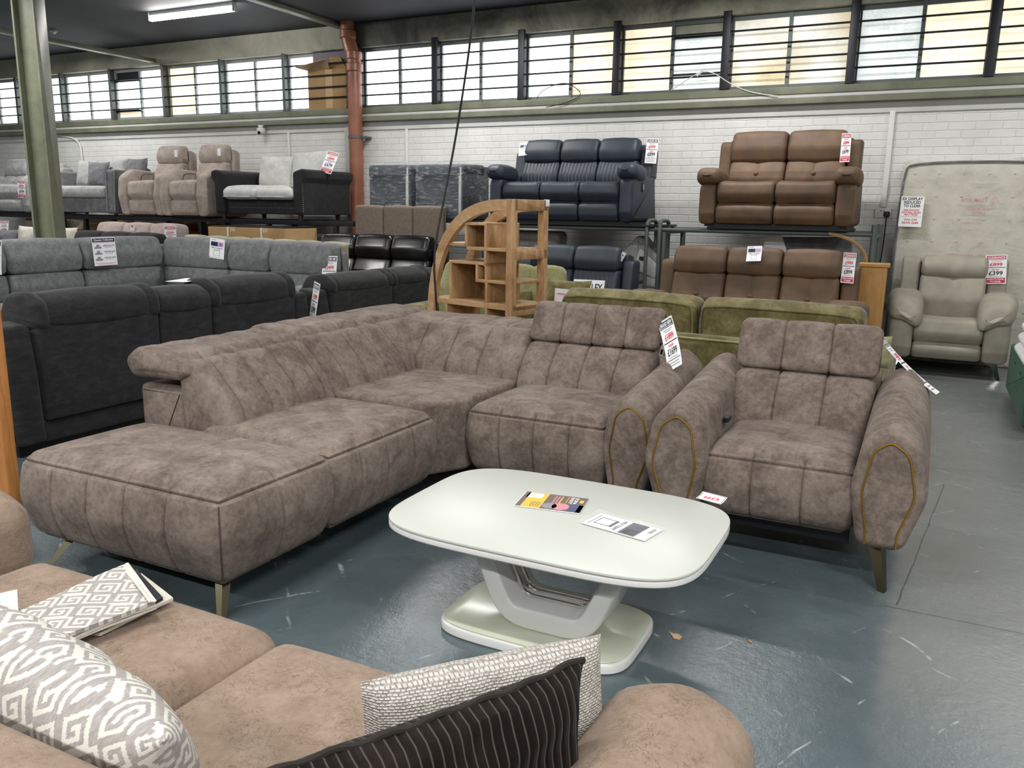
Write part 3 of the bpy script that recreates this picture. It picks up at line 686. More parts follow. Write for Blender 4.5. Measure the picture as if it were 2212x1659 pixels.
# ------------------------------------------------------------------ grooved upholstery blocks
def gblock(x0, x1, y0, y1, z0, z1, r, step=.03, vx=(), vy=(), hz=None, gd=.013, gw=.013, bulge=.03, crown=.03, crown_c=None, tuck=.0):
    """upholstered block: vertical seams at vx (front/back faces) and vy (side faces), a seam all round at height hz, bulging sides, crowned top"""
    def axis(a, b, ex):
        c = {a, b, a+.25*r, a+.6*r, a+r, b-.25*r, b-.6*r, b-r}
        n = max(2, int((b-a)/step))
        for i in range(n+1): c.add(a+(b-a)*i/n)
        for e in ex:
            for d in (-1, -.55, -.22, 0, .22, .55, 1): c.add(min(b, max(a, e+d*gw)))
        s = sorted(c); out = [s[0]]
        for v in s[1:]:
            if v-out[-1] > 1e-4: out.append(v)
        return out
    X, Y, Z = axis(x0, x1, vx), axis(y0, y1, vy), axis(z0, z1, [hz] if hz else [])
    g = G(); cx, cy, cz = (x0+x1)/2, (y0+y1)/2, (z0+z1)/2
    def place(x, y, z, fn):
        p = Vector((x, y, z)); q = Vector((min(max(x, x0+r), x1-r), min(max(y, y0+r), y1-r), min(max(z, z0+r), z1-r))); d = p-q
        n = d.normalized() if d.length > 1e-9 else fn
        p = q+n*r
        side = math.hypot(n.x, n.y); o = 0
        zz = (z-cz)/((z1-z0)/2)
        o += bulge*(1-zz*zz)*side
        for v in vx: o -= gd*max(0, 1-abs(x-v)/gw)**1.5*min(1, abs(n.y)*1.6)
        for v in vy: o -= gd*max(0, 1-abs(y-v)/gw)**1.5*min(1, abs(n.x)*1.6)
        if hz is not None: o -= gd*1.2*max(0, 1-abs(z-hz)/gw)**1.5*side
        if n.z > 0:
            u = (x-cx)/((x1-x0)/2); w = (y-cy)/((y1-y0)/2); o += crown*(1-u**4)*(1-w**4)*n.z
        p = p+n*o
        if tuck: p.x += -math.copysign(1, x-cx)*tuck*max(0, -zz)*abs(n.x); p.y += -math.copysign(1, y-cy)*tuck*max(0, -zz)*abs(n.y)
        return tuple(p)
    def face(A, B, fx, fn):
        o = len(g.v); nb = len(B)
        for a in A:
            for b in B: g.v.append(place(*fx(a, b), fn))
        for i in range(len(A)-1):
            for j in range(nb-1): g.f.append((o+i*nb+j, o+(i+1)*nb+j, o+(i+1)*nb+j+1, o+i*nb+j+1))
    for z, s in ((z0, -1), (z1, 1)): face(X, Y, lambda a, b: (a, b, z), Vector((0, 0, s)))
    for y, s in ((y0, -1), (y1, 1)): face(X, Z, lambda a, b: (a, y, b), Vector((0, s, 0)))
    for x, s in ((x0, -1), (x1, 1)): face(Y, Z, lambda a, b: (x, a, b), Vector((s, 0, 0)))
    return g
def leg_blade(parent, top, foot, mat='brass_leg', w=.035, name='leg'):
    t, f = Vector(top), Vector(foot); d = f-t
    side = Vector((d.x, d.y, 0)); side = side.normalized() if side.length > 1e-4 else Vector((1, 0, 0)); s2 = Vector((-side.y, side.x, 0))
    g = G()
    for p, k in ((t, 1), (f, .42)):
        for a, b in ((-1, -.3), (0, .75), (1, -.3), (0, -.1)): g.v.append(tuple(p+s2*a*w*k+side*b*w*k))
    g.f = [(0, 1, 5, 4), (1, 2, 6, 5), (2, 3, 7, 6), (3, 0, 4, 7), (0, 3, 2, 1), (4, 5, 6, 7)]
    return mk(name, g, mat, parent, sharp=20)
TS = 'taupe_suede'
PAD = [(.57, .44, .05), (.62, .60, .2), (.80, .79, .07), (.93, .79, .05), (.90, .44, .03)]
PADU = [(.54, .43, .05), (.60, .60, .2), (.735, .735, .06), (.88, .735, .05), (.88, .43, .03)]
HRF = [(.81, .735, .03), (.88, .822, .07), (1.16, .835, .10), (1.25, .77, .06), (1.20, .69, .05), (.90, .70, .03)]
HRU = [(.735, .742, .04), (.79, .85, .3), (.835, .965, .055), (.93, .965, .045), (.90, .86, .2), (.86, .742, .03)]
BLK = [(.90, .13, .03), (1.2, .13, .03), (1.2, .65, .03), (.90, .65, .03)]
ARM = [(.03, .145, .065), (-.012, .38, .2), (.02, .58, .13), (.125, .66, .15), (.24, .58, .13), (.28, .38, .2), (.205, .145, .065)]
def tulip_arm(L, hgt=0):
    return sweep(ARM, L, .045, axis='y', lstep=.08, er2=.06, step=.02, seg=8, grooves=(.09,), gd=.004, gw=.02, warp=lambda p: (p.x, p.y, p.z+(.10*p.x/.9)*max(0, (p.z-.15)/.5)), capb=.0)
def arm_piping(depth=-.001):
    P = dense(rprof(ARM, 8), .02); N = normals2(P)
    Q = [(p.x-n.x*.047, depth, p.y-n.y*.047) for p, n in zip(P, N)]
    i0 = min(range(len(Q)), key=lambda i: (Q[i][0]-.09)**2+(Q[i][2]-.15)**2*.2 if False else Q[i][2])
    Q = Q[i0:]+Q[:i0]; Q = [q for q in Q if q[2] > .21]
    lo, hi = Q[0], Q[-1]
    k = [(lo[0]+(.0), depth, .165)]+Q+[(hi[0], depth, .165)]
    return tube(k, .0038, 6, smooth=1)
# ---- corner sofa: left run faces +X, right run faces the camera
O = Vector((-2.7, 3.5, 0))
cs = thing('corner_sofa', 'taupe suede channel-stitched corner sofa with chaise end and gold-piped arm', 'sofa', O)
LX, RY = -2.2, 3.72
def L_(g, y): return g.map(lambda p: (LX-p.y-O.x, y+p.x-O.y, p.z))
def R_(g, x): return g.map(lambda p: (x+p.x-O.x, RY+p.y-O.y, p.z))
def Wd(g): return g.mv(-O.x, -O.y, 0)
mk('chaise_seat', Wd(gblock(-3.27, -2.17, 2.04, 2.66, .13, .50, .055, vx=(-3.06, -2.85, -2.64, -2.42), vy=(2.34,), hz=.468, bulge=.035, crown=.025, tuck=.03)), TS, cs)
mk('seat', Wd(gblock(-2.95, -2.18, 2.665, 3.50, .13, .50, .055, vy=(2.86, 3.06, 3.28), hz=.468, bulge=.03, crown=.03, tuck=.03)), TS, cs)
mk('corner_seat', Wd(sweep([(-2.95, 3.505, .03), (-2.27, 3.505, .05), (-2.13, 3.74, .05), (-2.13, 4.5, .03), (-2.95, 4.5, .03)], .37, .03, axis='z', lstep=.08).map(lambda p: (p.x, p.y, p.z+.13+(.025 if p.z > .3 else 0)))), TS, cs)
mk('seat', Wd(gblock(-2.115, -1.345, 3.715, 4.42, .13, .495, .055, vx=(-1.92, -1.725, -1.53), hz=.462, bulge=.025, crown=.03, tuck=.025)), TS, cs)
gr = (.10, .29, .485, .68)
mk('back_cushion', L_(sweep(PAD, .765, .04, capb=.012, grooves=gr, gd=.012, gw=.011, puff=.006), 2.73), TS, cs)
mk('back_cushion', L_(sweep([(a+.035, b+.008, r) for a, b, r in PAD], 1.2, .04, capb=.012, grooves=(.15, .34, .53, .72), gd=.012, gw=.011, puff=.006), 3.50), TS, cs)
mk('headrest', L_(sweep(HRF, .80, .032, capb=.01, grooves=(.13, .33, .53, .70), gd=.012, gw=.011, puff=.006), 2.70), TS, cs)
mk('headrest', L_(sweep([(a+.03, b+.012, r) for a, b, r in HRF], 1.40, .032, grooves=(.17, .37, .57, .77), gd=.012, gw=.011, puff=.006), 3.505), TS, cs)
mk('back_cushion', R_(sweep(PAD, 1.18, .05, grooves=(.45, .68, .90), gd=.012, gw=.011, puff=.006), -3.30), TS, cs)
mk('headrest', R_(sweep([(a, b-.018, r) for a, b, r in HRF], 1.27, .032, grooves=(.62, .93, 1.1), gd=.012, gw=.011, puff=.006), -3.43), TS, cs)
mk('back_cushion', R_(sweep(PADU, .79, .05, grooves=(.2, .395, .59), gd=.012, gw=.011, puff=.006), -2.125), TS, cs)
mk('headrest', R_(sweep(HRU, .805, .04, grooves=(.205, .405, .60), gd=.012, gw=.011, puff=.006), -2.13), TS, cs)
mk('back_frame', L_(sweep(BLK, 2.2, .03), 2.745).add(R_(sweep(BLK, 2.07, .03), -3.40)), TS, cs)
mk('base_frame', Wd(box(-3.3, -2.35, 2.25, 4.4, .11, .2).add(box(-2.4, -1.4, 3.85, 4.8, .11, .2))), 'black_plastic', cs)
am = mk('arm', tulip_arm(1.0).mv(-1.345-O.x, RY-.03-O.y, 0), TS, cs)
mk('gold_piping', arm_piping().mv(-1.345-O.x, RY-.031-O.y, 0), 'gold_piping', am)
cn = []
for k in range(15):
    z = .155+.30*k/14; zz = (z-.315)/.185; o = .055+.035*(1-zz*zz)+.001; tk = .03*max(0, -zz)*.707
    cn.append((-2.17-.055+o*.707-tk, 2.04+.055-o*.707+tk, z))
mk('corner_seam', Wd(tube(cn, .003, 6)), 'seam_thread', cs)
mk('headrest_hinge', Wd(box(-3.05, -3.0, 2.85, 2.9, .6, .72)), 'black_steel', cs)
for t, f in (((-2.30, 2.17, .16), (-2.19, 2.04, 0)), ((-3.14, 2.2, .16), (-3.2, 2.06, 0)), ((-1.25, 3.82, .2), (-1.22, 3.74, 0)), ((-3.28, 4.8, .16), (-3.34, 4.86, 0)), ((-1.25, 4.75, .2), (-1.2, 4.82, 0))):
    leg_blade(cs, Vector(t)-O, Vector(f)-O)
# ---- matching armchair
A0 = Vector((-.5, 3.52, 0))
ac = thing('armchair', 'taupe suede recliner armchair with gold-piped arms on slanted brass legs', 'armchair', A0)
mk('seat', gblock(-.315, .315, .02, .72, .19, .495, .055, vx=(-.105, .105), hz=.462, bulge=.03, crown=.035, tuck=.02), TS, ac)
ap = [(a-.03, b, r) for a, b, r in PADU]; ah = [(a-.03, b+(.012 if b > .9 else 0), r) for a, b, r in HRU]
mk('back_cushion', sweep(ap, .66, .05, grooves=(.22, .44), gd=.012, gw=.011, puff=.006).mv(-.345), TS, ac)
mk('headrest', sweep(ah, .675, .04, grooves=(.225, .45), gd=.012, gw=.011, puff=.006).mv(-.352), TS, ac)
mk('back_frame', sweep([(.78, .19, .03), (1.0, .19, .03), (1.0, .74, .04), (.84, .74, .04)], .66, .03).mv(-.33), TS, ac)
for s in (-1, 1):
    a = tulip_arm(1.0); pz = arm_piping()
    if s < 0: a.sc(-1); pz.sc(-1)
    a.mv(s*.302, -.035, .035); pz.mv(s*.302, -.036, .035)
    am = mk('arm', a, TS, ac); mk('gold_piping', pz, 'gold_piping', am)
    leg_blade(ac, (s*.40, .10, .24), (s*.455, -.01, 0), w=.045); leg_blade(ac, (s*.40, .85, .24), (s*.45, .92, 0), w=.045)
mk('control_button', rbox(-.012, .012, -.03, .03, -.012, .012, .004).rot('Z', 0).mv(-.287, .33, .56), 'black_plastic', ac)
mk('mechanism', box(-.3, .3, .15, .85, .12, .26), 'black_steel', ac)
# ---- coffee table
ct = thing('coffee_table', 'white glass coffee table with rounded top on a U-shaped pedestal', 'table', (-1.135, 2.685, 0))
def roundslab(hx, hy, z0, z1, n=3.2, bow=.0, r=.006, seg=72):
    P = []
    for i in range(seg):
        t = 2*PI*i/seg; c, s = math.cos(t), math.sin(t)
        P.append((math.copysign(abs(c)**(2/n), c)*hx, math.copysign(abs(s)**(2/n), s)*hy))
    g = G(); k = [(r, z0), (0, z0+r), (0, z1-r), (r*.3, z1-r*.3), (r, z1)]
    for ins, z in k: g.v += [(x*(1-ins/hx), y*(1-ins/hy), z) for x, y in P]
    for j in range(len(k)-1):
        for i in range(seg): g.f.append((j*seg+i, j*seg+(i+1) % seg, (j+1)*seg+(i+1) % seg, (j+1)*seg+i))
    g.f.append(tuple(range(seg))[::-1]); g.f.append(tuple(range((len(k)-1)*seg, len(k)*seg))); return g
tp = mk('tabletop', roundslab(.585, .415, .372, .396, 4.4), 'white_lacquer', ct)
mk('glass_sheet', roundslab(.585, .415, .397, .409, 4.4, r=.004), 'white_glass', tp)
bs = mk('base_plate', roundslab(.365, .24, .0, .036, 5.0).mv(0, -.09, 0), 'white_lacquer', ct)
mk('glass_sheet', roundslab(.355, .23, .0365, .043, 5.0, r=.003).mv(0, -.09, 0), 'base_glass', bs)
UO = [(-.315, .372), (-.25, .372), (-.128, .122), (.128, .122), (.25, .372), (.315, .372), (.175, .044), (-.175, .044)]
UO = [(a, b, r) for (a, b), r in zip(UO, (0, 0, .06, .06, 0, 0, .16, .16))]
ped = mk('pedestal', sweep(UO, .22, .012, axis='y', lstep=.3, step=.05, seg=8).mv(.045, -.225, 0), 'white_lacquer', ct)
UI = [(-.25, .372), (-.238, .372), (-.12, .134), (.12, .134), (.238, .372), (.25, .372), (.128, .122), (-.128, .122)]
UI = [(a, b, r) for (a, b), r in zip(UI, (0, 0, .05, .05, 0, 0, .06, .06))]
mk('chrome_trim', sweep(UI, .018, .002, axis='y', lstep=.3, step=.05, seg=8).mv(.045, -.13, 0), 'chrome', ped)
mk('chrome_trim', sweep(UI, .018, .002, axis='y', lstep=.3, step=.05, seg=8).mv(.045, -.08, 0), 'chrome', ped)
mk('gloss_badge', box(-.33, -.30, .05, .065, .0432, .0442), 'grey_plastic', bs)
# things lying on the table
def on_table(px, py, ang, z=.4112):
    c = AZ(px, py, .41); return frame((c.x, c.y, z), (math.cos(ang), math.sin(ang), 0), (-math.sin(ang), math.cos(ang), 0))
w, h = .20, .30   # brochure, its top edge towards the armchair
bi = [('r', -w/2, 0, w, h*.62, 'ink_brown'), ('r', -w/2, -h*.62, w, h*.30, 'ink_yellow'), ('r', -w/2, -h*.92, w, h*.08, 'ink_brown'), ('r', w*.02, -h*.0, w*.48, h*.2, 'ink_blue'), ('r', w*.02, 0, w*.48, h*.07, 'ink_lilac'),
      ('t', 'SOFA', -w*.2, -h*.13, h*.055, w*.44, 'ink_white'), ('t', 'EASY', -w*.2, -h*.20, h*.055, w*.44, 'ink_white'), ('t', 'furniture', -w*.2, -h*.27, h*.035, w*.42, 'ink_yellow'),
      ('r', -w*.3, -h*.04, w*.18, h*.06, 'ink_yellow'), ('r', -w*.42, -h*.38, w*.5, h*.02, 'ink_yellow'), ('r', -w*.42, -h*.43, w*.5, h*.02, 'ink_pink'), ('r', -w*.42, -h*.48, w*.5, h*.02, 'ink_pink'),
      ('p', [(w*.05+w*.42*.5+.045*math.cos(k*PI/8), -h*.33+.04*math.sin(k*PI/8)) for k in range(16)], 'ink_pink'), ('p', [(w*.28+.038*math.cos(k*PI/8), -h*.5+.035*math.sin(k*PI/8)) for k in range(16)], 'ink_grey'),
      ('r', -w*.45, -h*.7, w*.32, h*.25, 'paper'), ('r', w*.1, -h*.66, w*.34, h*.012, 'ink_brown'), ('r', w*.1, -h*.70, w*.34, h*.012, 'ink_brown'), ('r', w*.1, -h*.74, w*.34, h*.012, 'ink_brown'), ('r', w*.1, -h*.78, w*.34, h*.012, 'ink_brown')]
card('brochure', 'yellow and brown shop brochure lying on the white coffee table', 'brochure', w*.82, h*.84, [tuple(v*.83 if isinstance(v, float) else v for v in it) if it[0] != 'p' else ('p', [(a*.83, b*.83) for a, b in it[1]], it[2]) for it in bi], on_table(1262, 1095, -PI/2+.16, .4125), thick=.004)
w, h = .13, .255
ll = thing('leaflet', 'white finance leaflet in a clear plastic wallet on the coffee table', 'leaflet', (0, 0, 0))
fm = on_table(1412, 1158, -PI/2-.20, .4125); ll.matrix_world = fm
card('', '', '', w, h, [('t', 'snap', -w*.18, -h*.05, h*.07, w*.42, 'ink_grey'), ('r', -w*.45, -h*.18, w*.9, h*.26, 'ink_navy'), ('r', w*.02, -h*.2, w*.4, h*.2, 'ink_lilac'), ('r', w*.1, -h*.24, w*.2, h*.1, 'ink_pink'),
     ('t', 'APPLY TODAY!', 0, -h*.5, h*.06, w*.8, 'ink_blue'), ('r', -w*.25, -h*.60, w*.5, h*.05, 'ink_black'), ('r', -w*.25, -h*.60, w*.03, h*.27, 'ink_black'), ('r', w*.22, -h*.60, w*.03, h*.27, 'ink_black'), ('r', -w*.25, -h*.87, w*.5, h*.012, 'ink_black'), ('r', -w*.4, -h*.93, w*.8, h*.01, 'ink_blue')], Matrix.Identity(4), parent=ll, partname='printed_sheet', thick=.001)
wg = G(); nn = 14
for i in range(nn+1):
    for j in range(nn+1):
        u, v = -1+2*i/nn, j/nn; wg.v.append((u*(w/2+.012), .012-v*(h+.03), .003+.0035*(math.sin(5*u+7*v)+math.sin(11*v-3*u))*.5+.0035))
for i in range(nn):
    for j in range(nn): a = i*(nn+1)+j; wg.f.append((a, a+nn+1, a+nn+2, a+1))
mk('plastic_wallet', wg, 'clear_wallet', ll)
w, h = .105, .055
card('price_sticker', 'small curled price sticker at the right far corner of the coffee table', 'price tag', w, h, [('r', -w*.47, -h*.04, w*.94, h*.03, 'ink_black'), ('r', -w*.47, -h*.93, w*.94, h*.03, 'ink_black'), ('r', -w*.47, -h*.04, w*.02, h*.92, 'ink_black'), ('r', w*.45, -h*.04, w*.02, h*.92, 'ink_black'),
     ('t', '£399', 0, -h*.25, h*.4, w*.6, 'ink_red')], on_table(1530, 1084, PI-.25, .413), bend=-.5)
# ------------------------------------------------------------------ sofa in the foreground
F0 = Vector((-1.4, 1.0, 0)); TN = 'tan_suede'
fs = thing('sofa', 'tan suede two-seater sofa in the foreground, seen over its back', 'sofa', F0)
def Fd(g): return g.mv(-F0.x, -F0.y, 0)
mk('seat_cushion', Fd(gblock(-2.37, -1.405, .70, 1.52, .2, .44, .075, step=.05, bulge=.01, crown=.02)), TN, fs)
mk('seat_cushion', Fd(gblock(-1.395, -.47, .70, 1.50, .2, .44, .075, step=.05, bulge=.01, crown=.02)), TN, fs)
mk('base_frame', Fd(rbox(-2.5, -.3, .5, 1.46, .1, .24, .03)), TN, fs)
BK = [(.40, .12, .03), (.36, .76, .10), (.50, .84, .10), (.62, .80, .08), (.72, .40, .05), (.72, .12, .03)]
mk('backrest', Fd(sweep(BK, 2.3, .08, lstep=.1).mv(-2.52)), TN, fs)
mk('back_cushion', Fd(sweep([(.56, .42, .04), (.52, .80, .06), (.63, .845, .07), (.70, .78, .06), (.76, .42, .05)], .9, .09, lstep=.1).mv(-2.33)), TN, fs)
FA = [(-.15, .12, .03), (-.175, .40, .2), (-.15, .575, .12), (0, .635, .16), (.15, .575, .12), (.155, .40, .2), (.12, .12, .03)]
for xx, yy, L in ((-2.60, .42, 1.17), (-.345, .42, 1.10)):
    mk('arm', Fd(sweep(FA, L, .06, axis='y', lstep=.1, er2=.12, capb=.03).mv(xx, yy, 0)), TN, fs)
for x in (-2.5, -.3):
    for y in (.5, 1.36): mk('leg', cone((x-F0.x, y-F0.y, .13), (x-F0.x, y-F0.y, 0), .025, .018, 10), 'black_steel', fs)
pc = tag(paint_fret(mk('throw_cushion', pillow(.64, .33, .21, 300, seed=3, pinch=.03), 'fretwork_cloth'), 'xz', .64, .33, .21), 'grey and white fretwork patterned cushion at the back of the tan sofa', 'cushion')
pc.location = (-1.29, .875, .44); pc.rotation_euler = (math.radians(16), math.radians(6), math.radians(-4))
wc = tag(mk('throw_cushion', pillow(.47, .25, .15, 24, seed=5, pinch=.015), 'cream_boucle'), 'cream woven textured cushion behind the black ribbed cushion', 'cushion')
wc.rotation_euler = (math.radians(-8), 0, math.radians(49)); wc.location = (-.63, 1.21, .45)
bc = tag(mk('throw_cushion', pillow(.62, .29, .14, 22, seed=8, wr=.012, pinch=.07), 'ribbed_velvet'), 'black-brown ribbed velvet cushion leaning in the tan sofa corner', 'cushion')
rim = []
for k in range(41):
    u = -1+2*k/40; rim.append((u*.31*(1-.0*u), .002*math.sin(9*u), .145+.145*(1-.07*(1-u*u))+.003*math.sin(23*u)))
mk('rim_piping', tube(rim, .006, 7), plain('brown_velvet', '#231e1a', .95), bc)
bc.rotation_euler = (math.radians(-6), 0, math.radians(60)); bc.location = (-.60, .96, .45)
# folded fabric samples and a card on the left seat
sw = thing('fabric_samples', 'stack of folded fabric samples with fretwork pattern on the tan sofa', 'fabric', (-1.86, 1.30, .468))
def sheetg(pts, z, th, wav=.004, seed=0, n=10):
    rnd = random.Random(seed); a, b, c, d = [Vector((x, y, 0)) for x, y in pts]; g = G()
    for k in (0, 1):
        for i in range(n+1):
            for j in range(n+1):
                u, v = i/n, j/n; p = a.lerp(b, u).lerp(d.lerp(c, u), v)
                g.v.append((p.x, p.y, z+k*th+wav*math.sin(5*u+seed)*math.sin(4*v+seed*2)))
    m = (n+1)**2
    for i in range(n):
        for j in range(n):
            q = i*(n+1)+j; g.f.append((q, q+1, q+n+2, q+n+1)); g.f.append((m+q, m+q+n+1, m+q+n+2, m+q+1))
    ring = [j for j in range(n+1)]+[i*(n+1)+n for i in range(1, n+1)]+[n*(n+1)+j for j in range(n-1, -1, -1)]+[i*(n+1) for i in range(n-1, 0, -1)]
    for p, q in zip(ring, ring[1:]+ring[:1]): g.f.append((p, q, q+m, p+m))
    return g
def swc(z, *px):
    out = []
    for x, y in px:
        c = AZ(x, y, z); out.append((c.x+1.86, c.y-1.30))
    return out
mk('folded_cloth', sheetg(swc(.475, (70, 1345), (305, 1238), (374, 1292), (215, 1368)), 0, .008, .003, 1), 'cream_linen', sw)
mk('dark_cloth', sheetg(swc(.485, (85, 1330), (295, 1228), (352, 1292), (200, 1368)), .010, .007, .003, 2), 'dark_weave', sw)
mk('folded_cloth', sheetg(swc(.495, (60, 1330), (275, 1228), (338, 1308), (130, 1392)), .019, .007, .003, 3), 'cream_linen', sw)
mk('folded_cloth', sheetg(swc(.50, (58, 1326), (274, 1226), (337, 1306), (128, 1390)), .028, .007, .003, 5), 'ivory_border', sw)
paint_fret(mk('patterned_cloth', sheetg(swc(.51, (45, 1320), (272, 1222), (335, 1300), (120, 1386)), .037, .010, .003, 4, 170), 'fretwork_cloth', sw), 'xy')
mk('cloth_border', sheetg(swc(.515, (262, 1224), (278, 1219), (338, 1299), (322, 1304)), .0475, .003, .003, 4), 'ivory_border', sw)
a, b, c = AY(-22, 1287, 1.16), AY(37, 1273, 1.2), AY(-8, 1372, 1.13)
card('swing_ticket', 'blank white card standing against the fabric samples at the left edge', 'card', (b-a).length, (c-a).length, [], frame((a+b)/2, b-a, a-c), bend=.15)
# wooden board at the left edge
wb = thing('bed_end', 'orange-brown wooden bed end standing at the left edge', 'bed end', (-3.92, 2.32, 0))
wr = AY(25, 900, 2.3).x+3.85
mk('panel', rbox(-.5, wr-.05, -.012, .012, .12, 1.0, .005, step=.3), 'orange_wood', wb)
mk('post', rbox(wr-.24, wr, -.03, .03, 0, 1.05, .006, step=.3), 'orange_wood', wb); mk('post', rbox(-.55, -.46, -.03, .03, 0, 1.05, .006, step=.3), 'orange_wood', wb)
# floor litter
for nm, lab, px, py, s, mt in (('cardboard_scrap', 'torn corrugated cardboard scrap on the floor right of the coffee table', 1457, 1373, .028, 'pale_cardboard'), ('cardboard_scrap', 'tiny brown card fragment on the floor, right of the larger scrap', 1618, 1385, .012, 'cardboard')):
    c = AZ(px, py, 0); g = G([(-s, s*.7, .002), (-.2*s, s*.2, .004), (.3*s, s*.5, .003), (s, .1*s, .002), (.9*s, -.8*s, .002), (.1*s, -.9*s, .004), (-.3*s, -.2*s, .003)], [(0, 1, 2, 3, 4, 5, 6)])
    g2 = G([(x, y, z-.002) for x, y, z in g.v], [tuple(range(7))[::-1]]); o = len(g.v); g.add(g2)
    for k in range(7): g.f.append((k, (k+1) % 7, o+(k+1) % 7, o+k))
    tag(mk(nm, g, mt, loc=(c.x, c.y, 0), smooth=False), lab, 'litter')
# ------------------------------------------------------------------ recliners and other showroom seats (front towards -y)
def ell_pad(L, w, h, tip=.07):
    return sweep([(-w/2, 0, h*.45), (w/2, 0, h*.45), (w/2, h, h*.5), (-w/2, h, h*.5)], L, tip, axis='y', lstep=.07, capb=tip*.35, puff=.02, step=.03)
def recliner(name, label, cat, loc, n, wid, mat, H=.92, D=.93, seat_z=.43, hb=.64, aw=.20, style='stitch', rotz=0, group=None, wings=True, arm_z=None, pad=True, legs=None, lever=False, thread='light_thread', foot_split=.26, low=.03, b0=.5, wing_w=.62, wing_drop=.14, pad_h=.15):
    t = thing(name, label, cat, loc, rotz, group); arm_z = arm_z or seat_z+.08
    inner = wid-2*aw; sw = inner/n
    for i in range(n):
        x = -wid/2+aw+i*sw
        mk('seat_cushion', sweep([(.05, foot_split-.03, .03), (-.015, foot_split+.06, .1), (.02, seat_z, .07), (.20, seat_z+.02, .2), (b0+.12, seat_z-.03, .05), (b0+.12, foot_split-.03, .03)], sw-.004, .045, lstep=.05, puff=-.012 if style != 'plain' else 0).mv(x+.002), mat, t)
        mk('footrest', sweep([(.04, low, .03), (.0, low+.06, .06), (-.005, foot_split-.07, .07), (.05, foot_split-.02, .04), (.12, foot_split-.02, .02), (.12, low, .02)], sw-.006, .035).mv(x+.003), mat, t)
        gr = [sw*(.12+.76*k/8) for k in range(9)] if style == 'stitch' else ([sw*.5] if style in ('button', 'half') else [])
        z0 = seat_z-.06
        bp = [(b0+.02, z0, .05), (b0-.005, (z0+hb)/2, .15), (b0+.09, hb+.01, .05), (b0+.22, hb+.01, .04), (b0+.2, z0, .04)]
        nt = [(b0-.005, z0+(hb-z0)*.58, .008, .03)] if style == 'button' else []
        bk = mk('back_cushion', sweep(bp, sw-.006, .04, grooves=gr, gd=.005 if style == 'stitch' else .004, gw=.016 if style == 'stitch' else .03, puff=.0 if style == 'stitch' else .012, notches=nt, lstep=.04).mv(x+.003), mat, t)
        if style == 'stitch':
            P = dense(rprof(bp), .02); N = normals2(P)
            for gx in gr:
                seg = [(x+.003+gx, p.x+nn.x*-.002, p.y+nn.y*-.002) for p, nn in zip(P, N) if nn.x < -.3 and z0+.06 < p.y < hb-.04]
                seg.sort(key=lambda q: q[2])
            gl = G()
            for gx in gr[1:-1]:
                seg = sorted([(x+.003+gx, p.x+.0015, p.y) for p, nn in zip(P, N) if nn.x < -.3 and z0+.08 < p.y < hb-.05], key=lambda q: q[2])
                if len(seg) > 2: gl.add(tube(seg, .0022, 4))
            mk('stitching', gl, thread, bk)
        if style == 'button': mk('button', lathe([(.002, -.01), (.022, -.006), (.024, 0), (.014, .008), (.002, .01)], 12).rot('X', PI/2).mv(x+sw/2, b0+.012, z0+(hb-z0)*.58), mat, bk)
        hp = [(b0+.07, hb+.0, .05), (b0+.05, hb+(H-hb)*.45, .12), (b0+.12, H, .07), (b0+.27, H-.005, .06), (b0+.28, hb, .04)]
        mk('headrest', sweep(hp, sw-.006, .05, puff=.012, lstep=.05).mv(x+.003), mat, t)
    mk('back_frame', sweep([(b0+.2, .05, .03), (D-.02, .05, .03), (D, H-.10, .06), (b0+.26, H-.06, .04)], inner+.1, .03).mv(-inner/2-.05), mat, t)
    for s in (-1, 1):
        xa = -wid/2 if s < 0 else wid/2-aw
        am = mk('arm', sweep([(.03, low, .03), (-.01, low+.1, .06), (.0, arm_z-.06, .10), (.14, arm_z+.015, .12), (D-.12, arm_z, .05), (D-.04, low, .03)], aw, .045, lstep=.06, puff=.01).mv(xa), mat, t)
        if pad: mk('arm_pad', ell_pad(.50, aw*1.32, pad_h, .08).rot('X', -.06).mv(xa+aw/2, -.06, arm_z-.035), mat, am)
        if wings: mk('wing', sweep([(b0+.12, arm_z-.03, .03), (b0+.19, H-wing_drop, .07), (D-.02, H-wing_drop, .05), (D-.06, arm_z-.03, .03)], aw*wing_w, .03).mv(xa+(aw*(.98-wing_w) if s < 0 else .02*aw)), mat, t)
        if lever and s > 0:
            lv = mk('lever', G().add(sweep([(-.035, -.05, .03), (.035, -.05, .03), (.035, .05, .03), (-.035, .05, .03)], .008, .003).mv(wid/2+.0, .34, seat_z-.05)), 'black_plastic', t)
            mk('handle', rbox(wid/2+.008, wid/2+.016, .325, .355, seat_z-.08, seat_z-.02, .008), 'grey_plastic', lv)
    if style == 'half':      # plump pads drooping over the front of the arms
        for am in [c for c in t.children if c.name.startswith('arm')]:
            for p in am.children:
                s = -1 if p.data.vertices[0].co.x < 0 else 1; xm = s*(wid/2-aw/2)
                for v in p.data.vertices:
                    f = max(0, (.36-v.co.y)/.42); v.co.z -= .13*f*f + .55*max(0, -s*(v.co.x-xm)+.03)*f
                    v.co.x -= s*.03*f
    if legs:
        for s in (-1, 1):
            for yy, f in ((.1, -.06), (D-.15, .05)): leg_blade(t, (s*(wid/2-.12), yy, low+.04), (s*(wid/2-.05), yy+f, -loc[2] if False else 0), legs, .05)
    else: mk('base_frame', box(-wid/2+.05, wid/2-.05, .1, D-.08, 0, low+.05), 'black_plastic', t)
    return t
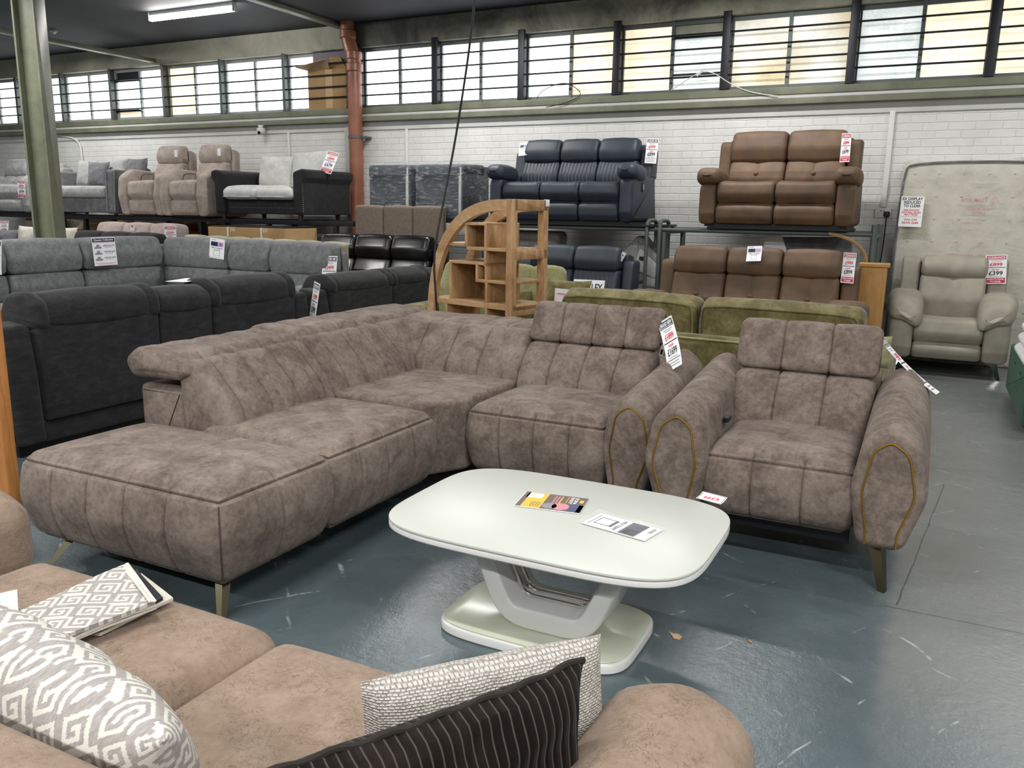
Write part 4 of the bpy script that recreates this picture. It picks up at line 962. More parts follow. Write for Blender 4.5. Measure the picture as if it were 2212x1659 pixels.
# ---- steel racks along the back wall
DK = 1.345
rk = thing('display_rack', 'grey tubular steel rack carrying the dark slate and brown leather sofas', 'rack', (-2.7, 9.2, 0))
def rk_(g): return g.mv(2.7, -9.2, 0)
mk('rail', rk_(cone((-4.88, 8.86, 1.325), (-.54, 8.86, 1.325), .022, .022, 10)), 'rack_steel', rk)
mk('rail', rk_(cone((-4.88, 9.62, 1.325), (-.54, 9.62, 1.325), .022, .022, 10)), 'rack_steel', rk)
for x in (-4.86, -2.62, -.54):
    for y in (8.86, 9.62):
        mk('post', rk_(cone((x, y, 0), (x, y, 1.42 if x > -1 else 1.30), .03, .03, 10)), 'rack_steel', rk)
    mk('cross_rail', rk_(cone((x, 8.86, 1.30), (x, 9.62, 1.30), .022, .022, 8)), 'rack_steel', rk)
for x in (-2.80, -2.66):
    mk('end_loop', rk_(tube([(x, 8.82, .1), (x, 8.82, 1.2), (x, 8.82, 1.385), (x, 8.88, 1.42), (x, 9.1, 1.42), (x, 9.16, 1.385), (x, 9.16, 1.2), (x, 9.16, .1)], .022, 8, smooth=1)), 'rack_steel', rk)
mk('deck_board', rk_(rbox(-4.75, -2.72, 8.80, 9.7, 1.348, 1.372, .004)), 'black_steel', rk); mk('deck_board', rk_(rbox(-2.15, -.78, 8.80, 9.7, 1.348, 1.372, .004)), 'black_steel', rk)
mk('strap', rk_(tube([(-.95, 8.84, 1.33), (-.75, 8.84, 1.28), (-.62, 8.84, 1.18), (-.58, 8.84, 1.05), (-.6, 8.84, 1.0)], .018, 6, smooth=2)), 'cardboard', rk)
rl = thing('display_rack', 'low black steel rack carrying the grey, beige and chesterfield seats', 'rack', (-10.5, 9.2, 0))
def rl_(g): return g.mv(10.5, -9.2, 0)
for y in (8.9, 9.42): mk('rail', rl_(rbox(-16, -6.75, y-.03, y+.03, 1.27, 1.33, .006, step=.5, lstep=1)), 'black_steel', rl)
for x, y in [(x, y) for x in (-15.5, -13.2, -11.95, -9.48, -8.2, -7.05) for y in (8.9, 9.42)]+[(-10.72, 9.42), (-9.98, 9.42)]:
    if 1: mk('leg', rl_(rbox(x-.03, x+.03, y-.03, y+.03, 0, 1.27, .004, step=.5)), 'black_steel', rl)
rz = 1.332
# ---- rack row, right to left
B2 = recliner('recliner_sofa', 'brown leather two-seater recliner sofa up on the grey rack', 'sofa', (-1.49, 8.75, 1.373), 2, 1.50, 'brown_leather', H=.985, seat_z=.45, hb=.67, aw=.17, style='button', arm_z=.47, wing_w=.8, wing_drop=.09)
S3 = recliner('recliner_sofa', 'slate blue-black leather three-seater recliner sofa up on the grey rack', 'sofa', (-3.83, 8.75, 1.373), 3, 1.74, 'slate_leather', H=.955, seat_z=.45, hb=.70, aw=.155, style='stitch', lever=True, wing_w=.95, wing_drop=.12)
recliner('recliner_sofa', 'brown leather three-seater recliner sofa standing on the floor under the rack', 'sofa', (-1.53, 7.6, 0), 3, 2.04, 'brown_leather', H=1.185, D=.95, seat_z=.52, hb=.93, aw=.24, style='button', arm_z=.66)
recliner('recliner_sofa', 'slate leather two-seater recliner sofa on the floor behind the green sofas', 'sofa', (-3.42, 7.68, 0), 2, 1.42, 'slate_leather', H=1.145, D=.95, seat_z=.52, hb=.90, aw=.2, style='stitch', arm_z=.64)
recliner('recliner_sofa', 'glossy black leather three-seater recliner sofa in front of the brown headboard', 'sofa', (-6.15, 8.12, 0), 3, 2.02, 'black_leather', H=1.185, D=.64, b0=.24, seat_z=.55, hb=.90, aw=.2, style='plain', arm_z=.66)
# wide stone leather chair by the mattress
bch = recliner('armchair', 'pale stone leather recliner armchair in front of the wrapped mattress', 'armchair', (.19, 8.9, 0), 1, 1.04, 'stone_leather', H=1.12, D=.84, seat_z=.55, hb=.92, aw=.22, style='half', arm_z=.66, legs='chrome', low=.16, foot_split=.34, wing_w=.80, wing_drop=.02, pad_h=.19)
# ---- chesterfield with pale cushions
ch = thing('chesterfield_sofa', 'black two-seater scroll-arm sofa with pale silver cushions on the rack', 'sofa', (-8.24, 8.75, rz))
def mk_ch():
    dw, sv = 'dark_weave', 'silver_velvet'
    mk('base', rbox(-.62, .62, .06, .9, .07, .25, .02), dw, ch)
    mk('backrest', rbox(-.6, .6, .80, 1.0, .2, .62, .05), dw, ch)
    for s in (-1, 1):
        # scroll arm leaning outwards
        prof = [(.0, .07, .02), (.16, .07, .02), (.17, .45, .05), (.17, .62, .06), (.02, .66, .06), (-.07, .64, .05), (-.06, .55, .04), (-.01, .48, .04)]
        g = sweep(prof, 1.0, .025, axis='y', lstep=.1)
        g.mv(-.78); 
        if s > 0: g.sc(-1)
        am = mk('arm', g, dw, ch)
        st = G()
        for k in range(15): st.add(lathe([(.002, -.004), (.008, -.003), (.008, .003), (.002, .004)], 6).rot('X', PI/2).mv(s*(.775), .004, .12+k*.028))
        mk('stud_row', st, 'chrome', am)
        if s < 0:
            tf = G()
            for k in range(4): tf.add(lathe([(.002, -.008), (.016, -.004), (.016, .004), (.002, .008)], 8).rot('Y', PI/2).mv(-.603, .2+.16*k, .46))
            mk('tuft_button', tf, dw, am)
    st = G()
    for k in range(34): st.add(lathe([(.002, -.004), (.007, -.003), (.007, .003), (.002, .004)], 6).rot('X', PI/2).mv(-.58+k*.035, .055, .155))
    mk('stud_row', st, 'chrome', ch)
    for s in (-1, 1):
        c = mk('seat_cushion', gblock(-.60 if s < 0 else .004, -.004 if s < 0 else .60, -.03, .66, .26, .43, .06, step=.06, bulge=.02, crown=.03), sv, ch)
        mk('piping', tube([(s*.30-.27, -.055, .30), (s*.3+.2, -.058, .295)], .006, 5), sv, c)
    for x, r, z, k in ((-.25, .02, .42, 3), (.36, -.03, .44, 4)):
        c = mk('back_cushion', pillow(.62, .46 if x < 0 else .50, .20, 16, seed=k, pinch=.02).rot('X', -.2).rot('Y', r).mv(x, .62, z), sv, ch)
        w, h = .62, (.46 if x < 0 else .50)
        mk('piping', tube([tuple(Matrix.Translation((x, .62, z)) @ Matrix.Rotation(r, 4, 'Y') @ Matrix.Rotation(-.2, 4, 'X') @ Vector(q)) for q in ((-w*.47, 0, .1), (-w*.475, 0, h*.8), (-w*.47, 0, h*.96), (-w*.3, 0, h*.965), (w*.3, 0, h*.965), (w*.47, 0, h*.96), (w*.475, 0, h*.8), (w*.47, 0, .1))], .007, 6, smooth=1), 'charcoal_chenille', c)
    for x in (-.68, .68):
        for y in (.06, .84): mk('leg', cone((x, y, .09), (x, y, 0), .04, .028, 10), plain('dark_walnut', '#33231c', .4) if 'dark_walnut' not in M else 'dark_walnut', ch)
mk_ch()
# ---- two high-backed beige recliner chairs
def riser(loc, label):
    t = thing('recliner_chair', label, 'armchair', loc, .04, 'beige riser recliner chairs'); m = 'beige_velour'
    mk('seat_cushion', sweep([(.05, .24, .03), (-.02, .32, .06), (.0, .50, .06), (.2, .52, .1), (.6, .47, .05), (.6, .24, .03)], .50, .04, puff=.012).mv(-.25), m, t)
    mk('footrest', sweep([(.05, .03, .03), (0, .08, .05), (-.01, .23, .05), (.05, .25, .03), (.12, .2, .03), (.12, .03, .02)], .50, .04).mv(-.25), m, t)
    mk('back_cushion', sweep([(.52, .44, .05), (.49, .58, .12), (.60, .80, .05), (.74, .8, .05), (.72, .44, .04)], .52, .05, puff=.015).mv(-.26), m, t)
    h = mk('headrest', sweep([(.58, .79, .05), (.55, .90, .12), (.63, 1.05, .07), (.78, 1.05, .06), (.80, .79, .04)], .50, .06, puff=.012).mv(-.25), m, t)
    mk('care_tag', rbox(.20, .25, .52, .524, .88, .98, .002).rot('Z', .3, (.22, .52, .9)), 'paper', h)
    mk('back_frame', sweep([(.70, .1, .03), (.86, .1, .03), (.9, .95, .05), (.76, 1.0, .04)], .56, .03).mv(-.28), m, t)
    for s in (-1, 1):
        g = sweep([(.03, .03, .03), (-.02, .3, .15), (.02, .57, .10), (.2, .68, .16), (.6, .66, .15), (.86, .60, .1), (.84, .03, .03)], .19, .05, puff=.012)
        if s < 0: g.mv(-.44)
        else: g.mv(.25)
        g.map(lambda p: (p.x+s*.04*max(0, p.z-.1), p.y, p.z))
        am = mk('arm', g, m, t)
        if s < 0: mk('control_cord', tube([(-.235, .25, .50), (-.228, .26, .60), (-.228, .36, .63), (-.235, .5, .62)], .005, 5, smooth=2), 'black_plastic', am)
    mk('base_frame', box(-.3, .3, .12, .8, 0, .08), 'black_plastic', t)
    return t
r1 = riser((-10.55, 8.78, rz), 'high-backed beige recliner chair on the rack beside the grey scatter-cushion sofa')
dup(r1, (-9.62, 8.72, rz), .02, 'high-backed beige recliner chair on the rack beside the black chesterfield sofa')
# ---- grey velvet sofa with scatter cushions, grey tufted recliner
gv = thing('sofa', 'grey velvet studded-arm sofa with scatter cushions on the black rack', 'sofa', (-12.02, 8.78, rz))
mk('base', rbox(-.72, .72, .04, .88, .04, .26, .02), 'mid_grey_velvet', gv); mk('backrest', rbox(-.72, .72, .70, .9, .2, .74, .06), 'mid_grey_velvet', gv)
mk('seat_cushion', gblock(-.70, .70, .0, .68, .26, .43, .04, step=.1, bulge=.01, crown=.02), 'light_grey_velvet', gv)
for s in (-1, 1):
    g = rbox(.72, .92, .0, .9, .03, .68, .04); g.map(lambda p: (p.x+.06*(p.z-.03), p.y, p.z))
    if s < 0: g.sc(-1)
    am = mk('arm', g, 'mid_grey_velvet', gv); mk('stud_strip', rbox(s*.74-.012, s*.74+.012, -.008, .0, .06, .66, .002).map(lambda p: (p.x+s*.05*(p.z-.03), p.y, p.z)), 'chrome', am); mk('stud_strip', rbox(s*.915-.01, s*.915+.01, -.008, .0, .06, .66, .002).map(lambda p: (p.x+s*.06*(p.z-.03), p.y, p.z)), 'chrome', am)
for x in (-.8, .8):
    for y in (.1, .8): mk('leg', cone((x, y, .05), (x, y, 0), .03, .025, 8), 'black_steel', gv)
for k, (x, y, z, w, h, m, r, lab) in enumerate(((-.50, .60, .44, .46, .44, 'light_grey_velvet', .05, 'pale grey velvet scatter cushion at the left of the grey rack sofa'), (.18, .60, .44, .50, .46, 'light_grey_velvet', .0, 'pale grey fringed scatter cushion just right of the green column'), (.62, .62, .46, .52, .44, 'mid_grey_velvet', -.12, 'mid grey fringed scatter cushion behind the right arm of the grey rack sofa'),
        (.02, .42, .44, .38, .40, 'mid_grey_velvet', .3, 'darker grey small scatter cushion in front of the pale one, right of the column'), (.44, .42, .44, .34, .28, 'light_grey_velvet', -.1, 'smallest pale grey scatter cushion at the right of the grey rack sofa'))):
    c = tag(mk('scatter_cushion', pillow(w, h, .14, 14, seed=20+k, pinch=.08), m), lab, 'cushion', 'scatter cushions on the grey rack sofa'); c.location = (-12.02+x, 8.78+y, rz+z); c.rotation_euler = (-.22, 0, r)
recliner('recliner_sofa', 'light grey tufted recliner sofa at the far left end of the rack', 'sofa', (-13.95, 8.78, rz), 2, 1.66, 'light_grey_velvet', H=.90, seat_z=.46, hb=.62, aw=.22, style='button', pad=False, arm_z=.60)
# ---- shrink-wrapped bundles and headboard
def wrapped(loc, w, label):
    t = thing('wrapped_bundle', label, 'wrapped furniture', loc)
    mk('dark_panel', rbox(-w/2+.02, w/2-.02, .02, .70, 0, .66, .03), 'slate_leather', t)
    mk('bolster', sweep([(.0, .50, .04), (.0, .66, .06), (.6, .68, .05), (.6, .50, .04)], w-.04, .05).mv(-w/2+.02), 'slate_leather', t)
    mk('edge_strip', rbox(w/2-.07, w/2-.035, .004, .02, .0, .62, .005), 'silver_velvet', t)
    g = gblock(-w/2, w/2, -.012, .73, 0, .70, .03, step=.05, bulge=.004, crown=.01)
    rnd = random.Random(int(w*1000)); g.map(lambda p: (p.x+.006*math.sin(23*p.z+9*p.y), p.y+.008*math.sin(17*p.z+13*p.x)*math.sin(9*p.x), p.z+.012*math.sin(11*p.x+7*p.y)*(p.z > .6)))
    mk('plastic_film', g, 'shrink_film', t)
    return t
wrapped((-6.22, 8.9, 1.375), .66, 'left shrink-wrapped dark bundle next to the clay drainpipe')
wrapped((-5.47, 8.9, 1.375), .68, 'right shrink-wrapped dark bundle beside the slate rack sofa')
rb = thing('display_rack', 'dark steel rack under the two shrink-wrapped bundles', 'rack', (-5.8, 9.3, 0))
mk('deck_board', rbox(-.82, .82, -.45, .4, 1.345, 1.372, .004), 'black_steel', rb)
for x in (-.78, .78):
    for y in (-.4, .35): mk('post', rbox(x-.035, x+.035, y-.035, y+.035, 0, 1.345, .005, step=.5), 'post_black', rb)
hbd = thing('headboard', 'taupe fabric headboard of three padded panels below the wrapped bundles', 'headboard', (-5.99, 8.79, 0))
mk('frame', rbox(-.66, .66, .03, .05, 0, 1.53, .01, step=.5), 'taupe_weave', hbd)
for k in range(3): mk('padded_panel', sweep([(-.03, .3, .03), (.03, .3, .01), (.03, 1.535, .02), (-.03, 1.535, .04)], .435, .03, puff=.01).mv(-.655+.437*k), 'taupe_weave', hbd)
# ---- light grey corner sofa
GC = Vector((-8.2, 7.2, 0)); gm = 'grey_chenille'
gc = thing('corner_sofa', 'mid grey chenille corner sofa in the middle distance with high backs', 'sofa', GC)
def Gx(g, x0): return g.map(lambda p: (x0+p.x-GC.x, 7.6-.62+p.y-GC.y, p.z))      # right wing, front towards the camera
def Gy(g, y0): return g.map(lambda p: (-8.75+.62-p.y-GC.x, y0+p.x-GC.y, p.z))     # left wing, front towards +x
LB = [(.62, .46, .05), (.57, .6, .12), (.60, .745, .05), (.80, .745, .04), (.82, .46, .04)]
HB = [(.59, .745, .05), (.56, .90, .15), (.64, 1.10, .08), (.84, 1.10, .06), (.86, .745, .04)]
for x0, L in ((-8.79, 1.13), (-7.66, .65), (-7.01, .92)):
    mk('back_cushion', Gx(sweep(LB, L-.01, .05, puff=.012), x0), gm, gc); mk('headrest', Gx(sweep(HB, L-.01, .06, puff=.012), x0), gm, gc)
for y0, L in ((6.44, 1.12), (5.55, .88), (4.6, .94)):
    mk('back_cushion', Gy(sweep(LB, L-.01, .05, puff=.012), y0), gm, gc); mk('headrest', Gy(sweep([(a, b+.012, r) for a, b, r in HB], L-.01, .06, puff=.012), y0), gm, gc)
mk('back_frame', Gx(sweep([(.80, .05, .03), (.92, .05, .03), (.92, 1.0, .05), (.82, 1.0, .04)], 3.1, .03), -9.2).add(Gy(sweep([(.82, .05, .03), (1.0, .05, .03), (1.0, 1.0, .05), (.84, 1.0, .04)], 3.2, .03), 4.5)), gm, gc)
for x0, L in ((-8.1, .5), (-7.58, .62), (-6.94, .8)): mk('seat_cushion', Gx(sweep([(-.2, .15, .03), (-.24, .4, .06), (-.2, .5, .06), (.62, .47, .05), (.62, .15, .03)], L, .05), x0), gm, gc)
for y0, L in ((5.6, 1.3), (4.6, .95)): mk('seat_cushion', Gy(sweep([(-.2, .15, .03), (-.24, .4, .06), (-.2, .5, .06), (.62, .47, .05), (.62, .15, .03)], L, .05), y0), gm, gc)
mk('corner_seat', Gx(rbox(-.66, .1, -.3, .62, .15, .48, .05), -8.1), gm, gc)
for (loc, fn) in (((-6.12, 0), 'r'), ):
    mk('arm', Gx(sweep([(-.2, .05, .03), (-.24, .5, .1), (-.1, .68, .1), (.75, .70, .1), (.9, .05, .03)], .24, .06), -6.10), gm, gc)
mk('arm', Gy(sweep([(-.2, .05, .03), (-.24, .5, .1), (-.1, .66, .1), (.75, .68, .1), (.9, .05, .03)], .26, .06), 4.33), gm, gc)
mk('base_frame', box(-.2, 2.0, -.1, .3, 0, .16).add(box(-.8, -.3, -2.5, .2, 0, .16)), 'black_plastic', gc)
# ---- charcoal sofas standing back to the taupe sofa
CM = 'charcoal_chenille'
def back_on(label, y0, y1, segs, top=.955, ends=True):
    """sofa facing -x, its back towards +x: the seat side is away from the camera"""
    t = thing('recliner_sofa', label, 'sofa', (-5.3, (y0+y1)/2, 0)); cy = (y0+y1)/2
    def P(g): return g.map(lambda p: (5.3-4.72-p.y, p.x-cy, p.z))      # p.x along y, p.y depth behind the back panel, away from the camera
    for k, (a, b, con) in enumerate(segs):
        zt = top-(.035 if con else 0)
        mk('back_panel', P(sweep([(.0, .20, .02), (-.0, .80, .03), (.12, .82, .03), (.16, .20, .02)], b-a-.012, .02, lstep=.15).mv(a+.006)), CM, t)
        mk('back_skirt', P(sweep([(.03, .06, .02), (.03, .21, .02), (.16, .21, .02), (.16, .06, .02)], b-a-.008, .015, lstep=.2).mv(a+.004)), CM, t)
        mk('headrest_roll', P(sweep([(-.015, .775, .05), (.0, zt-.04, .10), (.10, zt+.015, .12), (.28, zt, .12), (.36, zt-.14, .08), (.3, .70, .04), (.06, .76, .03)], b-a+(.0 if con else .03), .045, capb=.01, lstep=.1, puff=.012, grooves=(.1, b-a-.07) if not con else (), gd=.008, gw=.03).mv(a-(.0 if con else .015))), CM, t)
        mk('back_cushion', P(sweep([(.16, .42, .03), (.16, .82, .05), (.42, .7, .08), (.48, .42, .05)], b-a-.02, .05).mv(a+.01)), CM, t)
        mk('seat_cushion', P(sweep([(.3, .16, .03), (.3, .47, .03), (.98, .47, .08), (1.0, .16, .05)], b-a-.01, .04).mv(a+.005)), CM, t)
    for yy, s in ((y0, -1), (y1, 1)):
        mk('arm', P(sweep([(-.03, .08, .03), (.0, .50, .05), (.04, .79, .04), (.22, .81, .05), (.30, .62, .1), (.95, .60, .1), (.98, .08, .04)], .19, .04, lstep=.06).mv(yy-(.19 if s > 0 else 0))), CM, t)
    mk('base_frame', P(box(y0+.05, y1-.05, .06, .9, 0, .1)), 'black_plastic', t)
    return t
back_on('long charcoal recliner sofa seen from behind, left of the taupe corner sofa', 2.93, 5.60, ((3.13, 4.02, 0), (4.02, 4.50, 1), (4.50, 5.40, 0)))
back_on('charcoal recliner sofa seen from behind, between the hanging tag and the shelf unit', 5.68, 8.06, ((5.87, 6.82, 0), (6.82, 7.52, 0), (7.52, 7.88, 1)), top=.90)
# ---- quarter-round wooden shelf unit
su = thing('shelf_unit', 'quarter-round mango wood shelf unit with staggered box shelves', 'shelf', (-2.86, 5.70, 0), math.radians(-15))
ST = 1.585; SW = .95; SD = .42; wm = 'mango_wood'
# local: +x right along the face, y into the unit; right front post at the origin
mk('post', rbox(-.062, 0, 0, .06, 0, ST, .004, step=.4), wm, su); mk('post', rbox(-.062, 0, SD-.05, SD+.01, 0, ST, .004, step=.4), wm, su)
def arch():
    g = G(); n = 22; cx, cz, rx, rz_ = -.055, .45, SW-.055, ST-.45
    pts = []
    for i in range(n+1):
        a = PI/2*i/n; pts.append((math.sin(a), math.cos(a)))
    pr = [(cx-rx*s**.78, cz+rz_*c**.78, cx-(rx-.075)*s**.78, cz+(rz_-.085)*c**.78) for s, c in pts]
    pr.append((pr[-1][0], 0, pr[-1][2], 0))
    for xo, zo, xi, zi in pr:
        for y in (0, .05): g.v += [(xo, y, zo), (xi, y, zi)]
    for i in range(len(pr)-1):
        o = 4*i; 
        for a, b in ((0, 1), (1, 3), (3, 2), (2, 0)): g.f.append((o+a, o+b, o+4+b, o+4+a))
    g.f.append((0, 1, 3, 2)); o = 4*(len(pr)-1); g.f.append((o, o+2, o+3, o+1)); return g
mk('curved_frame', arch(), 'mango_wood_flat', su, sharp=30); mk('curved_frame', arch().mv(0, SD-.05, 0), 'mango_wood_flat', su, sharp=30)
mk('top_rail', rbox(-.06, 0, .03, SD, ST-.085, ST, .004), wm, su); mk('side_rail', rbox(-.05, 0, .03, SD, 1.13, 1.205, .004), wm, su); mk('side_rail', rbox(-.05, 0, .03, SD, .70, .775, .004), wm, su)
def board(x0, x1, z, th=.026, y1=SD-.01): mk('shelf', rbox(x0, x1, .015, y1, z-th, z, .003), 'mango_wood_flat', su)
def end_panel(x, z0, z1, y1=SD-.01): mk('end_panel', rbox(x-.022, x, .015, y1, z0, z1, .002, step=.3), wm, su)
board(-.915, -.0, .785, .045); board(-.50, -.03, 1.215, .026); board(-.80, -.50, 1.24, .024); board(-.52, -.285, 1.405, .022); board(-.70, -.285, 1.10, .024); board(-.40, -.03, .965, .024)
end_panel(-.285, 1.215, 1.384); end_panel(-.498, 1.215, 1.384); end_panel(-.285, 1.065, 1.19); end_panel(-.675, .785, 1.076); end_panel(-.275, .965, 1.065, .34); end_panel(-.375, .965, 1.076)
end_panel(-.27, .785, .941); end_panel(-.27, .50, .74); end_panel(-.72, .50, .74); board(-.90, 0, .22, .04); board(-.72, -.25, .50, .024)
mk('back_panel', rbox(-.50, -.285, SD-.02, SD-.01, 1.215, 1.40, .002), wm, su); mk('back_panel', rbox(-.675, -.285, SD-.02, SD-.01, .785, 1.09, .002), wm, su)
mk('felt_label', rbox(-.02, .005, SD-.03, SD+.012, ST-.05, ST+.004, .002), 'paper', su)
# ---- olive velvet sofas
ol = thing('sofa', 'olive green velvet sofa seen from behind between taupe sofa and armchair', 'sofa', (-1.35, 5.8, 0), math.radians(-5))
gvm = 'green_velvet'
mk('back_panel', sweep([(-.42, .12, .03), (-.44, .68, .04), (-.40, .72, .03), (-.30, .72, .04), (-.28, .12, .03)], 2.14, .04, lstep=.2).mv(-1.07), gvm, ol)
mk('piping', tube([(-1.04, -.435, .70), (1.04, -.435, .70)], .008, 6), 'pale_green_velvet', ol)
for k, (x0, x1) in enumerate(((-1.03, -.015), (.015, 1.03))):
    c = mk('back_cushion', sweep([(-.28, .46, .05), (-.30, .90, .03), (-.20, .955, .07), (-.05, .93, .07), (-.04, .46, .05)], x1-x0, .05, puff=.012, lstep=.08).mv(x0), gvm, ol)
    mk('piping', tube([(x0+.012, -.292, .62), (x0+.012, -.30, .86), (x0+.05, -.302, .905), ((x0+x1)/2, -.318, .912), (x1-.05, -.302, .905), (x1-.012, -.30, .86), (x1-.012, -.292, .62)], .007, 6, smooth=1), 'green_velvet', c)
    mk('seat_cushion', rbox(x0, x1, -.06, .52, .28, .47, .06), gvm, ol)
for s in (-1, 1): mk('arm', rbox(s*1.06-.10, s*1.06+.10, -.36, .5, .12, .60, .06), gvm, ol)
for s in (-1, 1):
    for y in (-.35, .42): mk('leg', cone((s*1.0, y, .13), (s*1.0, y, 0), .03, .02, 8), 'black_steel', ol)
o2 = thing('sofa', 'pale olive velvet sofa facing the camera behind the wooden shelf unit', 'sofa', (-3.62, 6.45, 0))
pg = 'pale_green_velvet'
mk('base', rbox(-.66, .66, .0, .85, .12, .30, .04), gvm, o2); mk('backrest', rbox(-.66, .66, .66, .86, .2, .80, .06), gvm, o2)
for x in (-.33, .33):
    c = mk('back_cushion', sweep([(.45, .45, .05), (.44, .78, .1), (.56, 1.0, .06), (.70, .99, .06), (.68, .45, .05)], .64, .06, puff=.02, grooves=(.30,), gd=.012, gw=.05, warp=lambda p: (p.x*(1-.14*max(0, p.z-.5))+.03*max(0, p.z-.5), p.y, p.z)).mv(x-.32), pg, o2)
    mk('seat_cushion', rbox(x-.325, x+.325, -.02, .52, .30, .46, .06), gvm, o2)
mk('arm', rbox(-.86, -.66, .0, .85, .12, .62, .07), gvm, o2)
for x in (-.7, .6):
    for y in (.1, .75): mk('leg', cone((x, y, .13), (x, y, 0), .03, .02, 8), 'black_steel', o2)
def loose(name, lab, w, h, t, mat, loc, rot, seed=0, group=None):
    o = tag(mk(name, pillow(w, h, t, 14, seed=seed, pinch=.07), mat), lab, 'cushion', group); o.location = loc; o.rotation_euler = rot; return o
loose('scatter_cushion', 'olive velvet scatter cushion lying beside the pale sofa back, in front of the printed board', .40, .36, .15, gvm, (-2.80, 6.60, .60), (-.5, 0, .15), 31)
loose('scatter_cushion', 'dark olive scatter cushion in the shade of the shelf unit', .36, .34, .14, gvm, (-3.36, 6.78, .47), (-.2, .0, .5), 32)
# ------------------------------------------------------------------ stock packed under and in front of the racks
bx = thing('carton', 'long flat brown carton with white straps below the chesterfield sofa', 'box', (-7.93, 8.48, 0))
mk('carton_body', rbox(-.65, .65, -.31, .31, 0, 1.235, .006, step=.5), 'cardboard', bx)
mk('lid', rbox(-.63, .63, -.29, .29, 1.236, 1.25, .003, step=.5), 'black_plastic', bx)
for x in (-.30, .27): mk('strap', box(x-.012, x+.012, -.314, .314, .3, 1.238), 'white_plastic', bx)
for x in (-.26, .29): mk('tape', box(x, x+.085, -.3125, -.30, 1.18, 1.237), 'pale_cardboard', bx)
mk('printed_arrows', G().add(box(.36, .38, -.3125, -.31, 1.03, 1.11)).add(box(.40, .42, -.3125, -.31, 1.03, 1.11)).add(box(.46, .60, -.3125, -.31, 1.06, 1.075)), 'clearance_red', bx)
def low_sofa(name, label, loc, n, wid, mat, H, D, group=None, seat_z=.5, arm=.2):
    t = thing(name, label, 'sofa', loc, 0, group); sw = (wid-2*arm)/n; b = D-.42
    b = max(b, .02)
    for i in range(n):
        x = -wid/2+arm+i*sw
        mk('back_cushion', sweep([(b, seat_z-.05, .05), (b-.02, H-.25, .12), (b+.08, H, .08), (b+.30, H-.01, .07), (b+.32, seat_z-.05, .05)], sw-.005, .06, puff=.02).mv(x), mat, t)
        if D > .4: mk('seat_cushion', sweep([(0, .18, .04), (-.02, seat_z, .07), (b+.1, seat_z-.03, .05), (b+.1, .18, .04)], sw-.005, .05).mv(x), mat, t)
    for s in (-1, 1): mk('arm', rbox(s*(wid/2-arm/2)-arm/2, s*(wid/2-arm/2)+arm/2, 0, D, .05, seat_z+.18, .06), mat, t)
    mk('base', rbox(-wid/2+.05, wid/2-.05, .04, D-.03, .0, .24, .03), mat, t)
    return t
low_sofa('sofa', 'cognac brown leather sofa low under the black rack', (-10.45, 9.47, 0), 3, 1.75, 'cognac_leather', 1.255, .55)
rs = low_sofa('sofa', 'rose beige three-cushion sofa with a white ticket under the black rack', (-10.38, 8.38, 0), 3, 1.84, 'rose_beige', 1.235, .50, arm=.08)
low_sofa('sofa', 'dark grey fabric sofa whose cushion tops show above the grey corner sofa', (-10.32, 8.0, 0), 3, 1.78, 'charcoal_chenille', 1.115, .33, arm=.06)
low_sofa('sofa', 'grey velvet sofa at the far left with cream cushions on it', (-12.5, 8.1, 0), 2, 1.9, 'mid_grey_velvet', 1.05, .66)
for k, (x, lab) in enumerate(((-12.46, 'cream pleated cushion with grey edge, left of the green column'), (-11.78, 'cream cushion half hidden by the green column'))):
    c = loose('scatter_cushion', lab, .70, .44, .16, 'cream_linen', (x, 8.30, .72), (-.15, 0, 0), 40+k)
loose('scatter_cushion', 'dark grey cushion with pale corner at the far left edge, below the clearance card', .48, .36, .14, 'mid_grey_velvet', (-12.98, 8.2, .74), (-.2, 0, .2), 43)
low_sofa('sofa', 'cream fabric sofa low under the rack at the far left', (-14.0, 9.48, 0), 2, 1.7, 'cream_linen', 1.22, .55)
loose('scatter_cushion', 'larger olive grey cushion under the tufted sofa at the far left', .50, .40, .2, 'taupe_weave', (-13.35, 8.98, .86), (-.1, 0, 0), 45)
loose('scatter_cushion', 'smaller olive grey cushion under the left end of the rack', .36, .26, .16, 'taupe_weave', (-12.85, 8.98, .92), (-.1, 0, 0), 46)
ped_ = thing('footstool', 'grey footstool under the far left cushions', 'footstool', (-13.1, 8.98, 0))
mk('seat', rbox(-.5, .5, -.15, .15, .15, .87, .05), 'light_grey_velvet', ped_)
for x in (-.45, .45): mk('leg', cone((x, 0, .16), (x, 0, 0), .025, .02, 8), 'black_steel', ped_)
def paper_wrap(loc, w, h, lab, k):
    t = thing('cardboard_wrapping', lab, 'packaging', loc)
    mk('carton_body', box(-w/2, w/2, .0, .5, 0, h*.78), 'pale_cardboard', t)
    v = [(-w/2, 0, h*.78), (w/2, 0, h*.78), (w*.28*k, .2, h), (-w*.36, .22, h), (-w/2, .5, h*.78), (w/2, .5, h*.78)]
    mk('folded_flap', G(v, [(0, 1, 2, 3), (4, 3, 2, 5), (0, 3, 4), (1, 5, 2), (0, 4, 5, 1)]), 'pale_cardboard', t, smooth=False)
    mk('tape', tube([(-w*.1, -.004, h*.3), (w*.1, -.004, h*.7)], .012, 4), 'cardboard', t)
    return t
paper_wrap((-13.35+.75, 9.50, 0), 1.1, 1.30, 'brown cardboard-wrapped furniture behind the green column, under the rack', 1)
paper_wrap((-11.68, 9.50, 0), .66, 1.28, 'smaller brown cardboard wrapping left of the rose beige sofa', -1)
